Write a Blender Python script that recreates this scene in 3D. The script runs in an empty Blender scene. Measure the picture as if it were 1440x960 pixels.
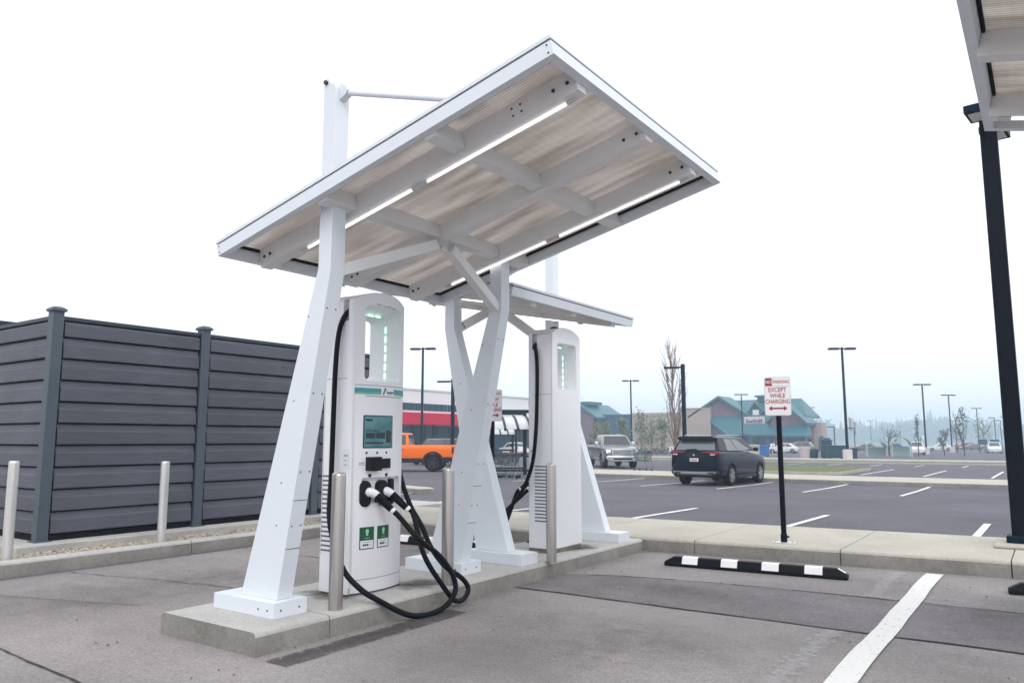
import bpy, bmesh, math, random
from mathutils import Vector, Matrix
from mathutils.geometry import delaunay_2d_cdt
R = math.radians
random.seed(11)
scn = bpy.context.scene
COL = scn.collection

# ------------------------------------------------------------------ camera
CAM_H, FPX, PITCH, YAW = 1.38, 1075.0, math.atan(137 / 1075.0), R(35.0)
cd = bpy.data.cameras.new('camera'); cam = bpy.data.objects.new('camera', cd); COL.objects.link(cam)
cd.sensor_width = 36.0; cd.lens = FPX / 1440 * 36.0; cd.clip_start = 0.05; cd.clip_end = 4000
cam.location = (0, 0, CAM_H); cam.rotation_euler = (R(90) + PITCH, 0, YAW)
scn.camera = cam

def ground_z(y):
    if y < 11.3: return 0.0
    if y < 27: return -.014 * (y - 11.3)
    return -.22 - .005 * (y - 27)

def bear(px, d):
    """point on the ground at a bearing (in photo columns) and a depth in metres"""
    s = (px - 720) / FPX / math.cos(PITCH) * 1.0
    x, f = s * d * math.cos(PITCH), d * math.cos(PITCH)
    f = d / math.cos(PITCH) if False else d
    X = math.cos(YAW) * x - math.sin(YAW) * f
    Y = math.sin(YAW) * x + math.cos(YAW) * f
    return Vector((X, Y, ground_z(Y)))

# ------------------------------------------------------------------ materials
MATS = {}
def mat(name, col, rough=.5, metal=0.0, var=0.0, vscale=3.0, bump=0.0, bscale=40.0, spec=None, coat=0.0, emit=None, estr=0.0, stretch=None, col2=None, world=False):
    m = bpy.data.materials.new(name); m.use_nodes = True
    nt = m.node_tree; b = nt.nodes['Principled BSDF']
    b.inputs['Base Color'].default_value = (*col, 1); b.inputs['Roughness'].default_value = rough; b.inputs['Metallic'].default_value = metal
    if spec is not None: b.inputs['Specular IOR Level'].default_value = spec
    if coat: b.inputs['Coat Weight'].default_value = coat; b.inputs['Coat Roughness'].default_value = .05
    if emit: b.inputs['Emission Color'].default_value = (*emit, 1); b.inputs['Emission Strength'].default_value = estr
    if var or bump:
        if world:
            tc = nt.nodes.new('ShaderNodeNewGeometry'); src = tc.outputs['Position']
        else:
            tc = nt.nodes.new('ShaderNodeTexCoord'); src = tc.outputs['Object']
        mp = nt.nodes.new('ShaderNodeMapping'); nt.links.new(src, mp.inputs['Vector'])
        if stretch: mp.inputs['Scale'].default_value = stretch
        if var:
            n1 = nt.nodes.new('ShaderNodeTexNoise'); n1.inputs['Scale'].default_value = vscale; n1.inputs['Detail'].default_value = 7; n1.inputs['Roughness'].default_value = .65
            nt.links.new(mp.outputs[0], n1.inputs['Vector'])
            rp = nt.nodes.new('ShaderNodeValToRGB'); rp.color_ramp.elements[0].position = .3; rp.color_ramp.elements[1].position = .7
            c2 = col2 or col
            rp.color_ramp.elements[0].color = (*[max(0, c * (1 - var)) for c in c2], 1); rp.color_ramp.elements[1].color = (*[min(1, c * (1 + var)) for c in col], 1)
            nt.links.new(n1.outputs['Fac'], rp.inputs[0]); nt.links.new(rp.outputs[0], b.inputs['Base Color'])
            rr = nt.nodes.new('ShaderNodeMapRange'); rr.inputs['To Min'].default_value = max(.02, rough - .08); rr.inputs['To Max'].default_value = min(1, rough + .08)
            nt.links.new(n1.outputs['Fac'], rr.inputs['Value']); nt.links.new(rr.outputs[0], b.inputs['Roughness'])
        if bump:
            n2 = nt.nodes.new('ShaderNodeTexNoise'); n2.inputs['Scale'].default_value = bscale; n2.inputs['Detail'].default_value = 5
            nt.links.new(mp.outputs[0], n2.inputs['Vector'])
            bp = nt.nodes.new('ShaderNodeBump'); bp.inputs['Strength'].default_value = bump; bp.inputs['Distance'].default_value = .01
            nt.links.new(n2.outputs['Fac'], bp.inputs['Height']); nt.links.new(bp.outputs[0], b.inputs['Normal'])
    MATS[name] = m
    return m

def ground_mat(name, light, dark, scale=.5, grain=120., stain=(.5, .5, .5), stain_amt=.35, gf=.85):
    """worn pavement: large blotches, fine aggregate grain, dark stains"""
    m = bpy.data.materials.new(name); m.use_nodes = True; nt = m.node_tree; b = nt.nodes['Principled BSDF']
    N, L = nt.nodes.new, nt.links.new
    g = N('ShaderNodeNewGeometry')
    def noise(sc, det, ro=.6):
        n = N('ShaderNodeTexNoise'); n.inputs['Scale'].default_value = sc; n.inputs['Detail'].default_value = det; n.inputs['Roughness'].default_value = ro
        L(g.outputs['Position'], n.inputs['Vector']); return n
    def ramp(src, a, b_, c0, c1):
        r = N('ShaderNodeValToRGB'); r.color_ramp.elements[0].position = a; r.color_ramp.elements[1].position = b_
        r.color_ramp.elements[0].color = (*c0, 1); r.color_ramp.elements[1].color = (*c1, 1); L(src, r.inputs[0]); return r
    base = ramp(noise(scale, 8, .62).outputs['Fac'], .32, .68, dark, light)
    st = ramp(noise(scale * 2.3, 6, .7).outputs['Fac'], .55, .75, (1, 1, 1), stain)
    gr = ramp(noise(grain, 3, .8).outputs['Fac'], .3, .7, (.50, .50, .50), (1.45, 1.44, 1.42))
    gr2 = ramp(noise(grain * .17, 4, .8).outputs['Fac'], .3, .7, (.9, .9, .9), (1.1, 1.1, 1.1))
    def mul(a, b_, f):
        x = N('ShaderNodeMix'); x.data_type = 'RGBA'; x.blend_type = 'MULTIPLY'; x.inputs[0].default_value = f
        L(a, x.inputs[6]); L(b_, x.inputs[7]); return x.outputs[2]
    gr3 = ramp(noise(grain * .45, 4, .85).outputs['Fac'], .32, .68, (.70, .70, .70), (1.28, 1.28, 1.28))
    o = mul(base.outputs[0], st.outputs[0], stain_amt); o = mul(o, gr3.outputs[0], .8 if grain < 100 else .4); o = mul(o, gr.outputs[0], gf); o = mul(o, gr2.outputs[0], 1.0)
    L(o, b.inputs['Base Color']); b.inputs['Roughness'].default_value = .85; b.inputs['Specular IOR Level'].default_value = .3
    bp = N('ShaderNodeBump'); bp.inputs['Strength'].default_value = .6; bp.inputs['Distance'].default_value = .004
    L(noise(grain, 4, .8).outputs['Fac'], bp.inputs['Height']); L(bp.outputs[0], b.inputs['Normal'])
    MATS[name] = m; return m

ground_mat('asphalt', (.112, .109, .134), (.076, .074, .092), .35, 70., (.70, .69, .70), .6)
ground_mat('bay', (.290, .270, .271), (.172, .158, .162), .55, 75., (.55, .53, .53), .5, .75)
ground_mat('bay_dark', (.200, .185, .194), (.122, .112, .120), .8, 75., (.6, .6, .6), .5, .7)
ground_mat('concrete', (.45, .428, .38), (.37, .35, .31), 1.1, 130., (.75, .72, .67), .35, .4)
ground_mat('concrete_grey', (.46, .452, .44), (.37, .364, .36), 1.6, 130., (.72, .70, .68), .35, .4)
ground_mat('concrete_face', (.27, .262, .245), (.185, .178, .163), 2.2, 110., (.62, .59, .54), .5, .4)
ground_mat('line_white', (.80, .80, .80), (.62, .61, .61), 2.5, 60., (.6, .6, .6), .35)
ground_mat('line_faint', (.30, .295, .305), (.21, .205, .21), 2.5, 60., (.7, .7, .7), .3)
ground_mat('grass', (.12, .16, .05), (.07, .09, .035), 2., 60., (.7, .6, .5), .6)
mat('crack', (.02, .019, .018), .95)
mat('steel', (.665, .71, .765), .42, var=.02, vscale=2.0, bump=.02, bscale=25)
mat('steel_beam', (.72, .725, .735), .45, var=.05, vscale=2.5)
mat('bolt', (.06, .055, .05), .5, metal=.6)
mat('seam', (.10, .12, .14), .6)
mat('gasket', (.008, .009, .011), .8, spec=.1)
mat('plastic', (.80, .81, .845), .34, var=.015, vscale=1.5)
mat('plastic_grey', (.55, .56, .58), .4)
mat('black', (.005, .005, .007), .45, spec=.25)
mat('rubber', (.004, .005, .008), .5, var=.2, vscale=8, bump=.05, bscale=60, spec=.12)
mat('skirt', (.16, .145, .125), .7, var=.4, vscale=6)
mat('stainless', (.50, .47, .445), .36, metal=1.0, var=.16, vscale=5, stretch=(7, 7, .25))
mat('galv', (.62, .61, .60), .45, metal=.8, var=.15, vscale=5, stretch=(6, 6, .4))
mat('tube', (1, 1, 1), .4, emit=(1, .97, .93), estr=1.35)
mat('led', (.5, 1, .6), .4, emit=(.42, 1.0, .62), estr=2.3)
mat('fence_post', (.055, .075, .098), .5, var=.1, vscale=4)
mat('black_metal', (.003, .005, .012), .45, spec=.10)
mat('lamp_metal', (.003, .013, .028), .5, spec=.08)
mat('lamp_lens', (.55, .55, .52), .3)
mat('sign_white', (.80, .78, .80), .35, var=.03, vscale=9)
mat('sign_red', (.30, .010, .022), .4)
mat('sign_dark', (.07, .05, .06), .5)
mat('sticker_green', (.006, .085, .035), .4)
mat('sticker_pale', (.28, .62, .42), .5)
mat('sticker_white', (.70, .76, .78), .4)
mat('ink', (.03, .05, .08), .5)
mat('ink_grey', (.30, .32, .36), .5)
mat('teal', (.06, .34, .36), .4, var=.25, vscale=5)
mat('teal_pale', (.42, .55, .40), .4, var=.2, vscale=6)
mat('glass', (.02, .025, .03), .06, spec=.8)
mat('glass_light', (.10, .115, .13), .08, spec=.8)
mat('tyre', (.008, .008, .010), .85, spec=.15)
mat('alloy', (.34, .35, .37), .3, metal=.8)
mat('alloy_dark', (.05, .052, .055), .4, metal=.5)
mat('chrome', (.62, .64, .66), .2, metal=.9)
mat('navy', (.002, .005, .018), .3, coat=.18, spec=.15)
mat('orange', (.86, .155, .003), .35, coat=.2, spec=.3)
mat('charcoal', (.014, .018, .024), .6, spec=.25)
mat('silver', (.20, .215, .235), .28, metal=.35, coat=.6)
mat('carwhite', (.70, .71, .72), .3, coat=.6)
mat('cargrey', (.14, .15, .16), .3, metal=.3, coat=.6)
mat('carblue', (.03, .09, .20), .3, coat=.6)
mat('carred', (.28, .02, .02), .3, coat=.6)
mat('carblack', (.012, .02, .022), .3, coat=.6)
mat('tail_red', (.20, .008, .022), .25, coat=.5)
mat('headlight', (.80, .80, .78), .15, emit=(1, .9, .75), estr=.0)
mat('headlight_on', (.9, .85, .75), .15, emit=(1, .82, .62), estr=2.5)
mat('plate', (.75, .75, .76), .4)
mat('store_white', (.72, .73, .75), .5, var=.03, vscale=.3)
mat('store_magenta', (.52, .003, .045), .6, spec=.2)
mat('store_glass', (.008, .050, .085), .2, spec=.3)
mat('store_beige', (.42, .40, .40), .7)
mat('frame_dark', (.006, .018, .028), .55, spec=.2)
mat('roof_teal', (.006, .095, .125), .45, var=.12, vscale=.6)
mat('wall_purple', (.15, .085, .12), .8, var=.08, vscale=.4)
mat('wall_teal', (.008, .07, .14), .7, var=.12, vscale=.3)
mat('wall_tan', (.36, .29, .25), .85, var=.06, vscale=.3, bump=.2, bscale=3)
mat('bark', (.22, .165, .145), .9, var=.3, vscale=6)
mat('bark_dark', (.05, .04, .04), .9)
mat('leaf_pale', (.15, .20, .10), .7, var=.35, vscale=.8)
mat('leaf_dark', (.045, .07, .04), .7, var=.35, vscale=.8)
mat('needle', (.09, .115, .085), .8, var=.4, vscale=.15)
mat('hill', (.10, .12, .08), .9, var=.3, vscale=.05, world=True)
mat('bin_blue', (.01, .14, .42), .45)
mat('bin_teal', (.008, .05, .075), .5)
mat('planter', (.55, .50, .50), .7, var=.08, vscale=3)
mat('fabric_pale', (.30, .42, .40), .7)
mat('grit', (.16, .15, .145), .9, var=.5, vscale=9)
mat('stone', (.36, .32, .26), .85, var=.6, vscale=22, col2=(.15, .125, .10))
mat('fence_rail', (.022, .036, .050), .5)
mat('flag', (.30, .22, .28), .7)
mat('wire', (.10, .115, .13), .4, metal=.4)
mat('corral_roof', (.50, .51, .53), .4)
mat('bezel', (.02, .03, .035), .4)

def decal(name, col, scale, lo, hi, strength, radial=True, edge=None):
    """stain or worn paint lying on the paving: noise-shaped coverage, soft towards the rim"""
    m = bpy.data.materials.new(name); m.use_nodes = True; nt = m.node_tree; N, L = nt.nodes.new, nt.links.new
    b = nt.nodes['Principled BSDF']; b.inputs['Base Color'].default_value = (*col, 1); b.inputs['Roughness'].default_value = .8; b.inputs['Specular IOR Level'].default_value = .2
    g = N('ShaderNodeNewGeometry'); n = N('ShaderNodeTexNoise'); n.inputs['Scale'].default_value = scale; n.inputs['Detail'].default_value = 8; n.inputs['Roughness'].default_value = .7; L(g.outputs['Position'], n.inputs['Vector'])
    tc = N('ShaderNodeTexCoord'); v = N('ShaderNodeVectorMath'); v.operation = 'MULTIPLY_ADD'; v.inputs[1].default_value = (2, 2 if radial else 2, 0); v.inputs[2].default_value = (-1, -1, 0); L(tc.outputs['Generated'], v.inputs[0])
    if radial: ln = N('ShaderNodeVectorMath'); ln.operation = 'LENGTH'; L(v.outputs[0], ln.inputs[0]); d = ln.outputs['Value']
    else: sx = N('ShaderNodeSeparateXYZ'); L(v.outputs[0], sx.inputs[0]); ab = N('ShaderNodeMath'); ab.operation = 'ABSOLUTE'; L(sx.outputs['X'], ab.inputs[0]); d = ab.outputs[0]
    f = N('ShaderNodeMath'); f.operation = 'MULTIPLY_ADD'; f.inputs[1].default_value = -(edge or .5); L(d, f.inputs[0]); L(n.outputs['Fac'], f.inputs[2])
    mr = N('ShaderNodeMapRange'); mr.inputs['From Min'].default_value = lo; mr.inputs['From Max'].default_value = hi; mr.inputs['To Max'].default_value = strength; L(f.outputs[0], mr.inputs['Value'])
    L(mr.outputs[0], b.inputs['Alpha']); MATS[name] = m
decal('stain_brown', (.05, .04, .03), 8, .0, .4, .7); decal('stain_oil', (.06, .056, .06), 5, -.05, .5, .20); decal('worn_paint', (.46, .46, .48), 16, .30, .46, .34, False, .22); decal('tar', (.045, .042, .046), 9, .12, .32, .55, False, .28)
decal('line_worn', (.66, .655, .65), 30, .335, .40, 1.0, False, .0001); decal('stain_pale', (.42, .41, .40), 4, -.05, .5, .22)
def fence_mat():
    m = bpy.data.materials.new('fence_board'); m.use_nodes = True; nt = m.node_tree; b = nt.nodes['Principled BSDF']
    N, L = nt.nodes.new, nt.links.new
    tc = N('ShaderNodeTexCoord'); mp = N('ShaderNodeMapping'); mp.inputs['Scale'].default_value = (1.2, 1.2, 26)
    L(tc.outputs['Object'], mp.inputs[0]); n = N('ShaderNodeTexNoise'); n.inputs['Scale'].default_value = 3; n.inputs['Detail'].default_value = 8; L(mp.outputs[0], n.inputs['Vector'])
    r = N('ShaderNodeValToRGB'); r.color_ramp.elements[0].position = .3; r.color_ramp.elements[1].position = .7
    r.color_ramp.elements[0].color = (.058, .063, .084, 1); r.color_ramp.elements[1].color = (.080, .086, .112, 1)
    L(n.outputs['Fac'], r.inputs[0])
    sx = N('ShaderNodeSeparateXYZ'); L(tc.outputs['Object'], sx.inputs[0]); oi = N('ShaderNodeObjectInfo')
    m1 = N('ShaderNodeMath'); m1.operation = 'MULTIPLY_ADD'; m1.inputs[1].default_value = 1 / .264; m1.inputs[2].default_value = -.075 / .264 + .02; L(sx.outputs['Z'], m1.inputs[0])
    fl = N('ShaderNodeMath'); fl.operation = 'FLOOR'; L(m1.outputs[0], fl.inputs[0]); ad = N('ShaderNodeMath'); ad.operation = 'ADD'; L(fl.outputs[0], ad.inputs[0]); L(oi.outputs['Random'], ad.inputs[1])
    wn = N('ShaderNodeTexWhiteNoise'); wn.noise_dimensions = '1D'; L(ad.outputs[0], wn.inputs['W']); mr = N('ShaderNodeMapRange'); mr.inputs['To Min'].default_value = .88; mr.inputs['To Max'].default_value = 1.10; L(wn.outputs['Value'], mr.inputs['Value'])
    n3 = N('ShaderNodeTexNoise'); n3.inputs['Scale'].default_value = 1.3; n3.inputs['Detail'].default_value = 5; L(tc.outputs['Object'], n3.inputs['Vector']); mr3 = N('ShaderNodeMapRange'); mr3.inputs['From Min'].default_value = .3; mr3.inputs['From Max'].default_value = .7; mr3.inputs['To Min'].default_value = .85; mr3.inputs['To Max'].default_value = 1.15; L(n3.outputs['Fac'], mr3.inputs['Value'])
    mm = N('ShaderNodeMath'); mm.operation = 'MULTIPLY'; L(mr.outputs[0], mm.inputs[0]); L(mr3.outputs[0], mm.inputs[1])
    xm = N('ShaderNodeMix'); xm.data_type = 'RGBA'; xm.blend_type = 'MULTIPLY'; xm.inputs[0].default_value = 1; L(r.outputs[0], xm.inputs[6]); L(mm.outputs[0], xm.inputs[7])
    L(xm.outputs[2], b.inputs['Base Color']); b.inputs['Roughness'].default_value = .6
    bp = N('ShaderNodeBump'); bp.inputs['Strength'].default_value = .25; bp.inputs['Distance'].default_value = .004; L(n.outputs['Fac'], bp.inputs['Height']); L(bp.outputs[0], b.inputs['Normal'])
    MATS['fence_board'] = m
fence_mat()

def panel_mat():
    """ribbed translucent multiwall sheet, ribs along local X (down the slope)"""
    m = bpy.data.materials.new('roof_sheet'); m.use_nodes = True; nt = m.node_tree
    N, L = nt.nodes.new, nt.links.new
    for n in list(nt.nodes): nt.nodes.remove(n)
    out = N('ShaderNodeOutputMaterial'); tc = N('ShaderNodeTexCoord')
    w = N('ShaderNodeTexWave'); w.wave_type = 'BANDS'; w.bands_direction = 'Y'; w.inputs['Scale'].default_value = 13; w.inputs['Distortion'].default_value = 1.0; w.inputs['Detail'].default_value = 2; w.inputs['Detail Scale'].default_value = 1.2
    L(tc.outputs['Object'], w.inputs['Vector'])
    w2 = N('ShaderNodeTexWave'); w2.wave_type = 'BANDS'; w2.bands_direction = 'X'; w2.inputs['Scale'].default_value = 5; w2.inputs['Distortion'].default_value = .5
    L(tc.outputs['Object'], w2.inputs['Vector'])
    mp = N('ShaderNodeMapping'); mp.inputs['Scale'].default_value = (.55, 3.2, 1); L(tc.outputs['Object'], mp.inputs[0])
    n = N('ShaderNodeTexNoise'); n.inputs['Scale'].default_value = 2.2; n.inputs['Detail'].default_value = 7; L(mp.outputs[0], n.inputs['Vector'])
    r = N('ShaderNodeValToRGB'); e = r.color_ramp.elements; e[0].position = .28; e[1].position = .72; e[0].color = (.52, .465, .43, 1); e[1].color = (.92, .885, .85, 1)
    L(n.outputs['Fac'], r.inputs[0])
    def mul(a, b_, lo):
        mr = N('ShaderNodeMapRange'); mr.inputs['To Min'].default_value = lo; mr.inputs['To Max'].default_value = 1.0; L(b_, mr.inputs['Value'])
        x = N('ShaderNodeMix'); x.data_type = 'RGBA'; x.blend_type = 'MULTIPLY'; x.inputs[0].default_value = 1; L(a, x.inputs[6]); L(mr.outputs[0], x.inputs[7]); return x.outputs[2]
    c = mul(r.outputs[0], w.outputs['Fac'], .66); c = mul(c, w2.outputs['Fac'], .965)
    d = N('ShaderNodeBsdfDiffuse'); L(c, d.inputs['Color']); t = N('ShaderNodeBsdfTranslucent'); L(c, t.inputs['Color'])
    gl = N('ShaderNodeBsdfGlossy'); gl.inputs['Roughness'].default_value = .25; gl.inputs['Color'].default_value = (.8, .8, .8, 1)
    mx = N('ShaderNodeMixShader'); mx.inputs[0].default_value = .64; L(d.outputs[0], mx.inputs[1]); L(t.outputs[0], mx.inputs[2])
    mx2 = N('ShaderNodeMixShader'); mx2.inputs[0].default_value = .06; L(mx.outputs[0], mx2.inputs[1]); L(gl.outputs[0], mx2.inputs[2])
    L(mx2.outputs[0], out.inputs['Surface']); MATS['roof_sheet'] = m
panel_mat()

def screen_mat():
    m = mat('screen', (.03, .10, .11), .12, emit=(.06, .23, .25), estr=.28, spec=.6)
    nt = m.node_tree; N, L = nt.nodes.new, nt.links.new; b = nt.nodes['Principled BSDF']
    tc = N('ShaderNodeTexCoord'); n = N('ShaderNodeTexNoise'); n.inputs['Scale'].default_value = 7; n.inputs['Detail'].default_value = 3; L(tc.outputs['Object'], n.inputs['Vector'])
    r = N('ShaderNodeValToRGB'); r.color_ramp.elements[0].color = (.02, .10, .12, 1); r.color_ramp.elements[1].color = (.14, .38, .38, 1); r.color_ramp.elements[0].position = .3; r.color_ramp.elements[1].position = .75
    L(n.outputs['Fac'], r.inputs[0]); L(r.outputs[0], b.inputs['Emission Color'])
screen_mat()
def band_mat():
    m = bpy.data.materials.new('band'); m.use_nodes = True; nt = m.node_tree; b = nt.nodes['Principled BSDF']; N, L = nt.nodes.new, nt.links.new
    tc = N('ShaderNodeTexCoord'); sx = N('ShaderNodeSeparateXYZ'); L(tc.outputs['Object'], sx.inputs[0])
    n = N('ShaderNodeTexNoise'); n.inputs['Scale'].default_value = 5; L(tc.outputs['Object'], n.inputs['Vector'])
    a = N('ShaderNodeMath'); a.operation = 'MULTIPLY_ADD'; a.inputs[1].default_value = .05; L(n.outputs['Fac'], a.inputs[0]); L(sx.outputs['Z'], a.inputs[2])
    mr = N('ShaderNodeMapRange'); mr.inputs['From Min'].default_value = 1.600; mr.inputs['From Max'].default_value = 1.665; L(a.outputs[0], mr.inputs['Value'])
    r = N('ShaderNodeValToRGB'); r.color_ramp.elements[0].color = (.42, .52, .36, 1); r.color_ramp.elements[1].color = (.05, .31, .34, 1); r.color_ramp.elements[0].position = .2; r.color_ramp.elements[1].position = .6
    L(mr.outputs[0], r.inputs[0]); L(r.outputs[0], b.inputs['Base Color']); b.inputs['Roughness'].default_value = .35; MATS['band'] = m
band_mat()

# ------------------------------------------------------------------ mesh helpers
class MB:
    def __init__(s): s.v, s.f, s.m = [], [], []
    def add(s, vs, fs, mi=0):
        o = len(s.v); s.v += [Vector(p) for p in vs]
        for f in fs: s.f.append([i + o for i in f]); s.m.append(mi)
        return s
    def box(s, x0, x1, y0, y1, z0, z1, mi=0, M=None):
        p = [Vector((x, y, z)) for z in (z0, z1) for y in (y0, y1) for x in (x0, x1)]
        if M: p = [M @ q for q in p]
        return s.add(p, [(0, 2, 3, 1), (4, 5, 7, 6), (0, 1, 5, 4), (2, 6, 7, 3), (0, 4, 6, 2), (1, 3, 7, 5)], mi)
    def beam(s, p, q, w, h, up=(0, 0, 1), mi=0):
        p, q = Vector(p), Vector(q); d = (q - p).normalized(); u = Vector(up); sd = d.cross(u).normalized(); u = sd.cross(d).normalized()
        a, b = sd * w / 2, u * h / 2
        vs = [p - a - b, p + a - b, p + a + b, p - a + b, q - a - b, q + a - b, q + a + b, q - a + b]
        return s.add(vs, [(3, 2, 1, 0), (4, 5, 6, 7), (0, 1, 5, 4), (1, 2, 6, 5), (2, 3, 7, 6), (3, 0, 4, 7)], mi)
    def tube(s, pts, r, n=8, mi=0):
        pts = [Vector(p) for p in pts]; rs = r if isinstance(r, (list, tuple)) else [r] * len(pts)
        t0 = (pts[1] - pts[0]).normalized(); u = t0.orthogonal().normalized(); o = len(s.v)
        for i, p in enumerate(pts):
            t = (pts[min(i + 1, len(pts) - 1)] - pts[max(i - 1, 0)]).normalized()
            u = (u - t * u.dot(t)); u = u.normalized() if u.length > 1e-6 else t.orthogonal().normalized(); w = t.cross(u)
            for k in range(n):
                a = 2 * math.pi * k / n; s.v.append(p + (u * math.cos(a) + w * math.sin(a)) * rs[i])
        for i in range(len(pts) - 1):
            for k in range(n):
                s.f.append([o + i * n + k, o + i * n + (k + 1) % n, o + (i + 1) * n + (k + 1) % n, o + (i + 1) * n + k]); s.m.append(mi)
        s.f.append([o + k for k in range(n)][::-1]); s.m.append(mi)
        s.f.append([o + (len(pts) - 1) * n + k for k in range(n)]); s.m.append(mi)
        return s
    def cyl(s, p, q, r, n=16, mi=0): return s.tube([p, q], r, n, mi)
    def lathe(s, prof, n=24, mi=0, M=None, cap=True):
        """profile of (radius, z) turned about Z, closed by caps where the radius is not 0"""
        o = len(s.v)
        for r, z in prof:
            for k in range(n):
                a = 2 * math.pi * k / n; p = Vector((r * math.cos(a), r * math.sin(a), z)); s.v.append(M @ p if M else p)
        for i in range(len(prof) - 1):
            for k in range(n):
                s.f.append([o + i * n + k, o + i * n + (k + 1) % n, o + (i + 1) * n + (k + 1) % n, o + (i + 1) * n + k]); s.m.append(mi)
        if not cap: return s
        s.f.append([o + k for k in range(n)][::-1]); s.m.append(mi); s.f.append([o + (len(prof) - 1) * n + k for k in range(n)]); s.m.append(mi)
        return s
    def prism(s, poly, axis, a, b, mi=0, M=None):
        def P(u, v, t): return Vector((t, u, v)) if axis == 'x' else Vector((u, t, v)) if axis == 'y' else Vector((u, v, t))
        n = len(poly); vs = [P(u, v, a) for u, v in poly] + [P(u, v, b) for u, v in poly]
        if M: vs = [M @ q for q in vs]
        return s.add(vs, [tuple(range(n))[::-1], tuple(range(n, 2 * n))] + [(i, (i + 1) % n, n + (i + 1) % n, n + i) for i in range(n)], mi)
    def build(s, name, mats, parent=None, bevel=0, seg=2, smooth=40, loc=None):
        me = bpy.data.meshes.new(name); me.from_pydata([tuple(p) for p in s.v], [], s.f)
        if isinstance(mats, str): mats = [mats]
        for m in mats: me.materials.append(MATS[m])
        if len(mats) > 1:
            for p, i in zip(me.polygons, s.m): p.material_index = i
        bm = bmesh.new(); bm.from_mesh(me); bmesh.ops.recalc_face_normals(bm, faces=bm.faces[:]); bm.to_mesh(me); bm.free()
        if smooth:
            me.polygons.foreach_set('use_smooth', [True] * len(me.polygons)); me.set_sharp_from_angle(angle=R(smooth))
        me.update()
        o = bpy.data.objects.new(name, me); COL.objects.link(o)
        if parent: o.parent = parent
        if loc is not None: o.location = loc
        if bevel:
            b = o.modifiers.new('bevel', 'BEVEL'); b.width = bevel; b.segments = seg; b.limit_method = 'ANGLE'; b.angle_limit = R(35); b.harden_normals = False
        return o

def tag(o, label=None, cat=None, group=None, kind=None):
    if label: o['label'] = label
    if cat: o['category'] = cat
    if group: o['group'] = group
    if kind: o['kind'] = kind
    return o
def thing(name, label, cat, loc=(0, 0, 0), rz=0, group=None):
    o = bpy.data.objects.new(name, None); COL.objects.link(o); o.empty_display_size = .2
    o.location = loc; o.rotation_euler = (0, 0, rz)
    return tag(o, label, cat, group)
KIDS = {}
def kids(o): return [c for c in bpy.data.objects if c.parent == o]
def dup(root, loc, rz=None, label=None, scale=None, group=None):
    r = root.copy(); COL.objects.link(r); r.location = loc
    if rz is not None: r.rotation_euler = (0, 0, rz)
    if scale: r.scale = (scale,) * 3 if not isinstance(scale, tuple) else scale
    if label: r['label'] = label
    if group: r['group'] = group
    for ch in kids(root):
        c = ch.copy(); COL.objects.link(c); c.parent = r
        for g in kids(ch):
            d = g.copy(); COL.objects.link(d); d.parent = c
    return r
def spline(pts, k=8):
    P = [Vector(p) for p in pts]; P = [P[0] * 2 - P[1]] + P + [P[-1] * 2 - P[-2]]; out = []
    for i in range(1, len(P) - 2):
        a, b, c, d = P[i - 1:i + 3]
        for j in range(k):
            t = j / k; out.append(.5 * ((2 * b) + (c - a) * t + (2 * a - 5 * b + 4 * c - d) * t * t + (3 * b - a - 3 * c + d) * t ** 3))
    return out + [P[-2]]
def apply_mods(o):
    dg = bpy.context.evaluated_depsgraph_get(); me = bpy.data.meshes.new_from_object(o.evaluated_get(dg)); o.modifiers.clear(); o.data = me
def cut(o, cutters):
    for c in cutters:
        b = o.modifiers.new('cut', 'BOOLEAN'); b.operation = 'DIFFERENCE'; b.object = c; b.solver = 'EXACT'
    bpy.context.view_layer.update(); apply_mods(o)
    for c in cutters: bpy.data.objects.remove(c, do_unlink=True)
def text_mesh(mb, txt, size, M, mi=0, bold=0.0, ext=.0006, sx=1.0):
    cu = bpy.data.curves.new('t', 'FONT'); cu.body = txt; cu.size = size; cu.align_x = 'CENTER'; cu.align_y = 'CENTER'; cu.offset = bold; cu.extrude = ext; cu.resolution_u = 3
    ob = bpy.data.objects.new('t', cu); COL.objects.link(ob); bpy.context.view_layer.update()
    me = bpy.data.meshes.new_from_object(ob.evaluated_get(bpy.context.evaluated_depsgraph_get()))
    S = Matrix.Diagonal((sx, 1, 1, 1))
    mb.add([M @ S @ v.co for v in me.vertices], [tuple(p.vertices) for p in me.polygons], mi)
    bpy.data.objects.remove(ob, do_unlink=True); bpy.data.meshes.remove(me)

# ------------------------------------------------------------------ setting: ground, road surfaces, kerbs
YS = [-60, -20, 0, 6, 11.3, 14, 18, 22, 27, 40, 60, 90, 130, 180, 260, 380, 560, 760, 1100]
mb = MB(); XS = [-800, -200, -80, -40, -20, -10, 0, 10, 30, 80, 200, 600, 1200]
for y in YS:
    for x in XS: mb.v.append(Vector((x, y, ground_z(y) - .004)))
nx = len(XS)
for j in range(len(YS) - 1):
    for i in range(nx - 1): mb.f.append([j * nx + i, j * nx + i + 1, (j + 1) * nx + i + 1, (j + 1) * nx + i]); mb.m.append(0)
tag(mb.build('ground', 'asphalt', smooth=0), kind='structure')

SK = math.tan(R(5.5))
def kerb_y(x): return 9.13 + SK * (x + 2.3)
# paving of the charging bays
mb = MB(); mb.add([(-8.55, -15, .0), (26, -15, 0), (26, kerb_y(26) + .1, 0), (-8.55, kerb_y(-8.55) + .1, 0)], [(0, 1, 2, 3)])
tag(mb.build('charging_bay_pavement', 'bay', smooth=0), kind='structure')
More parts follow.
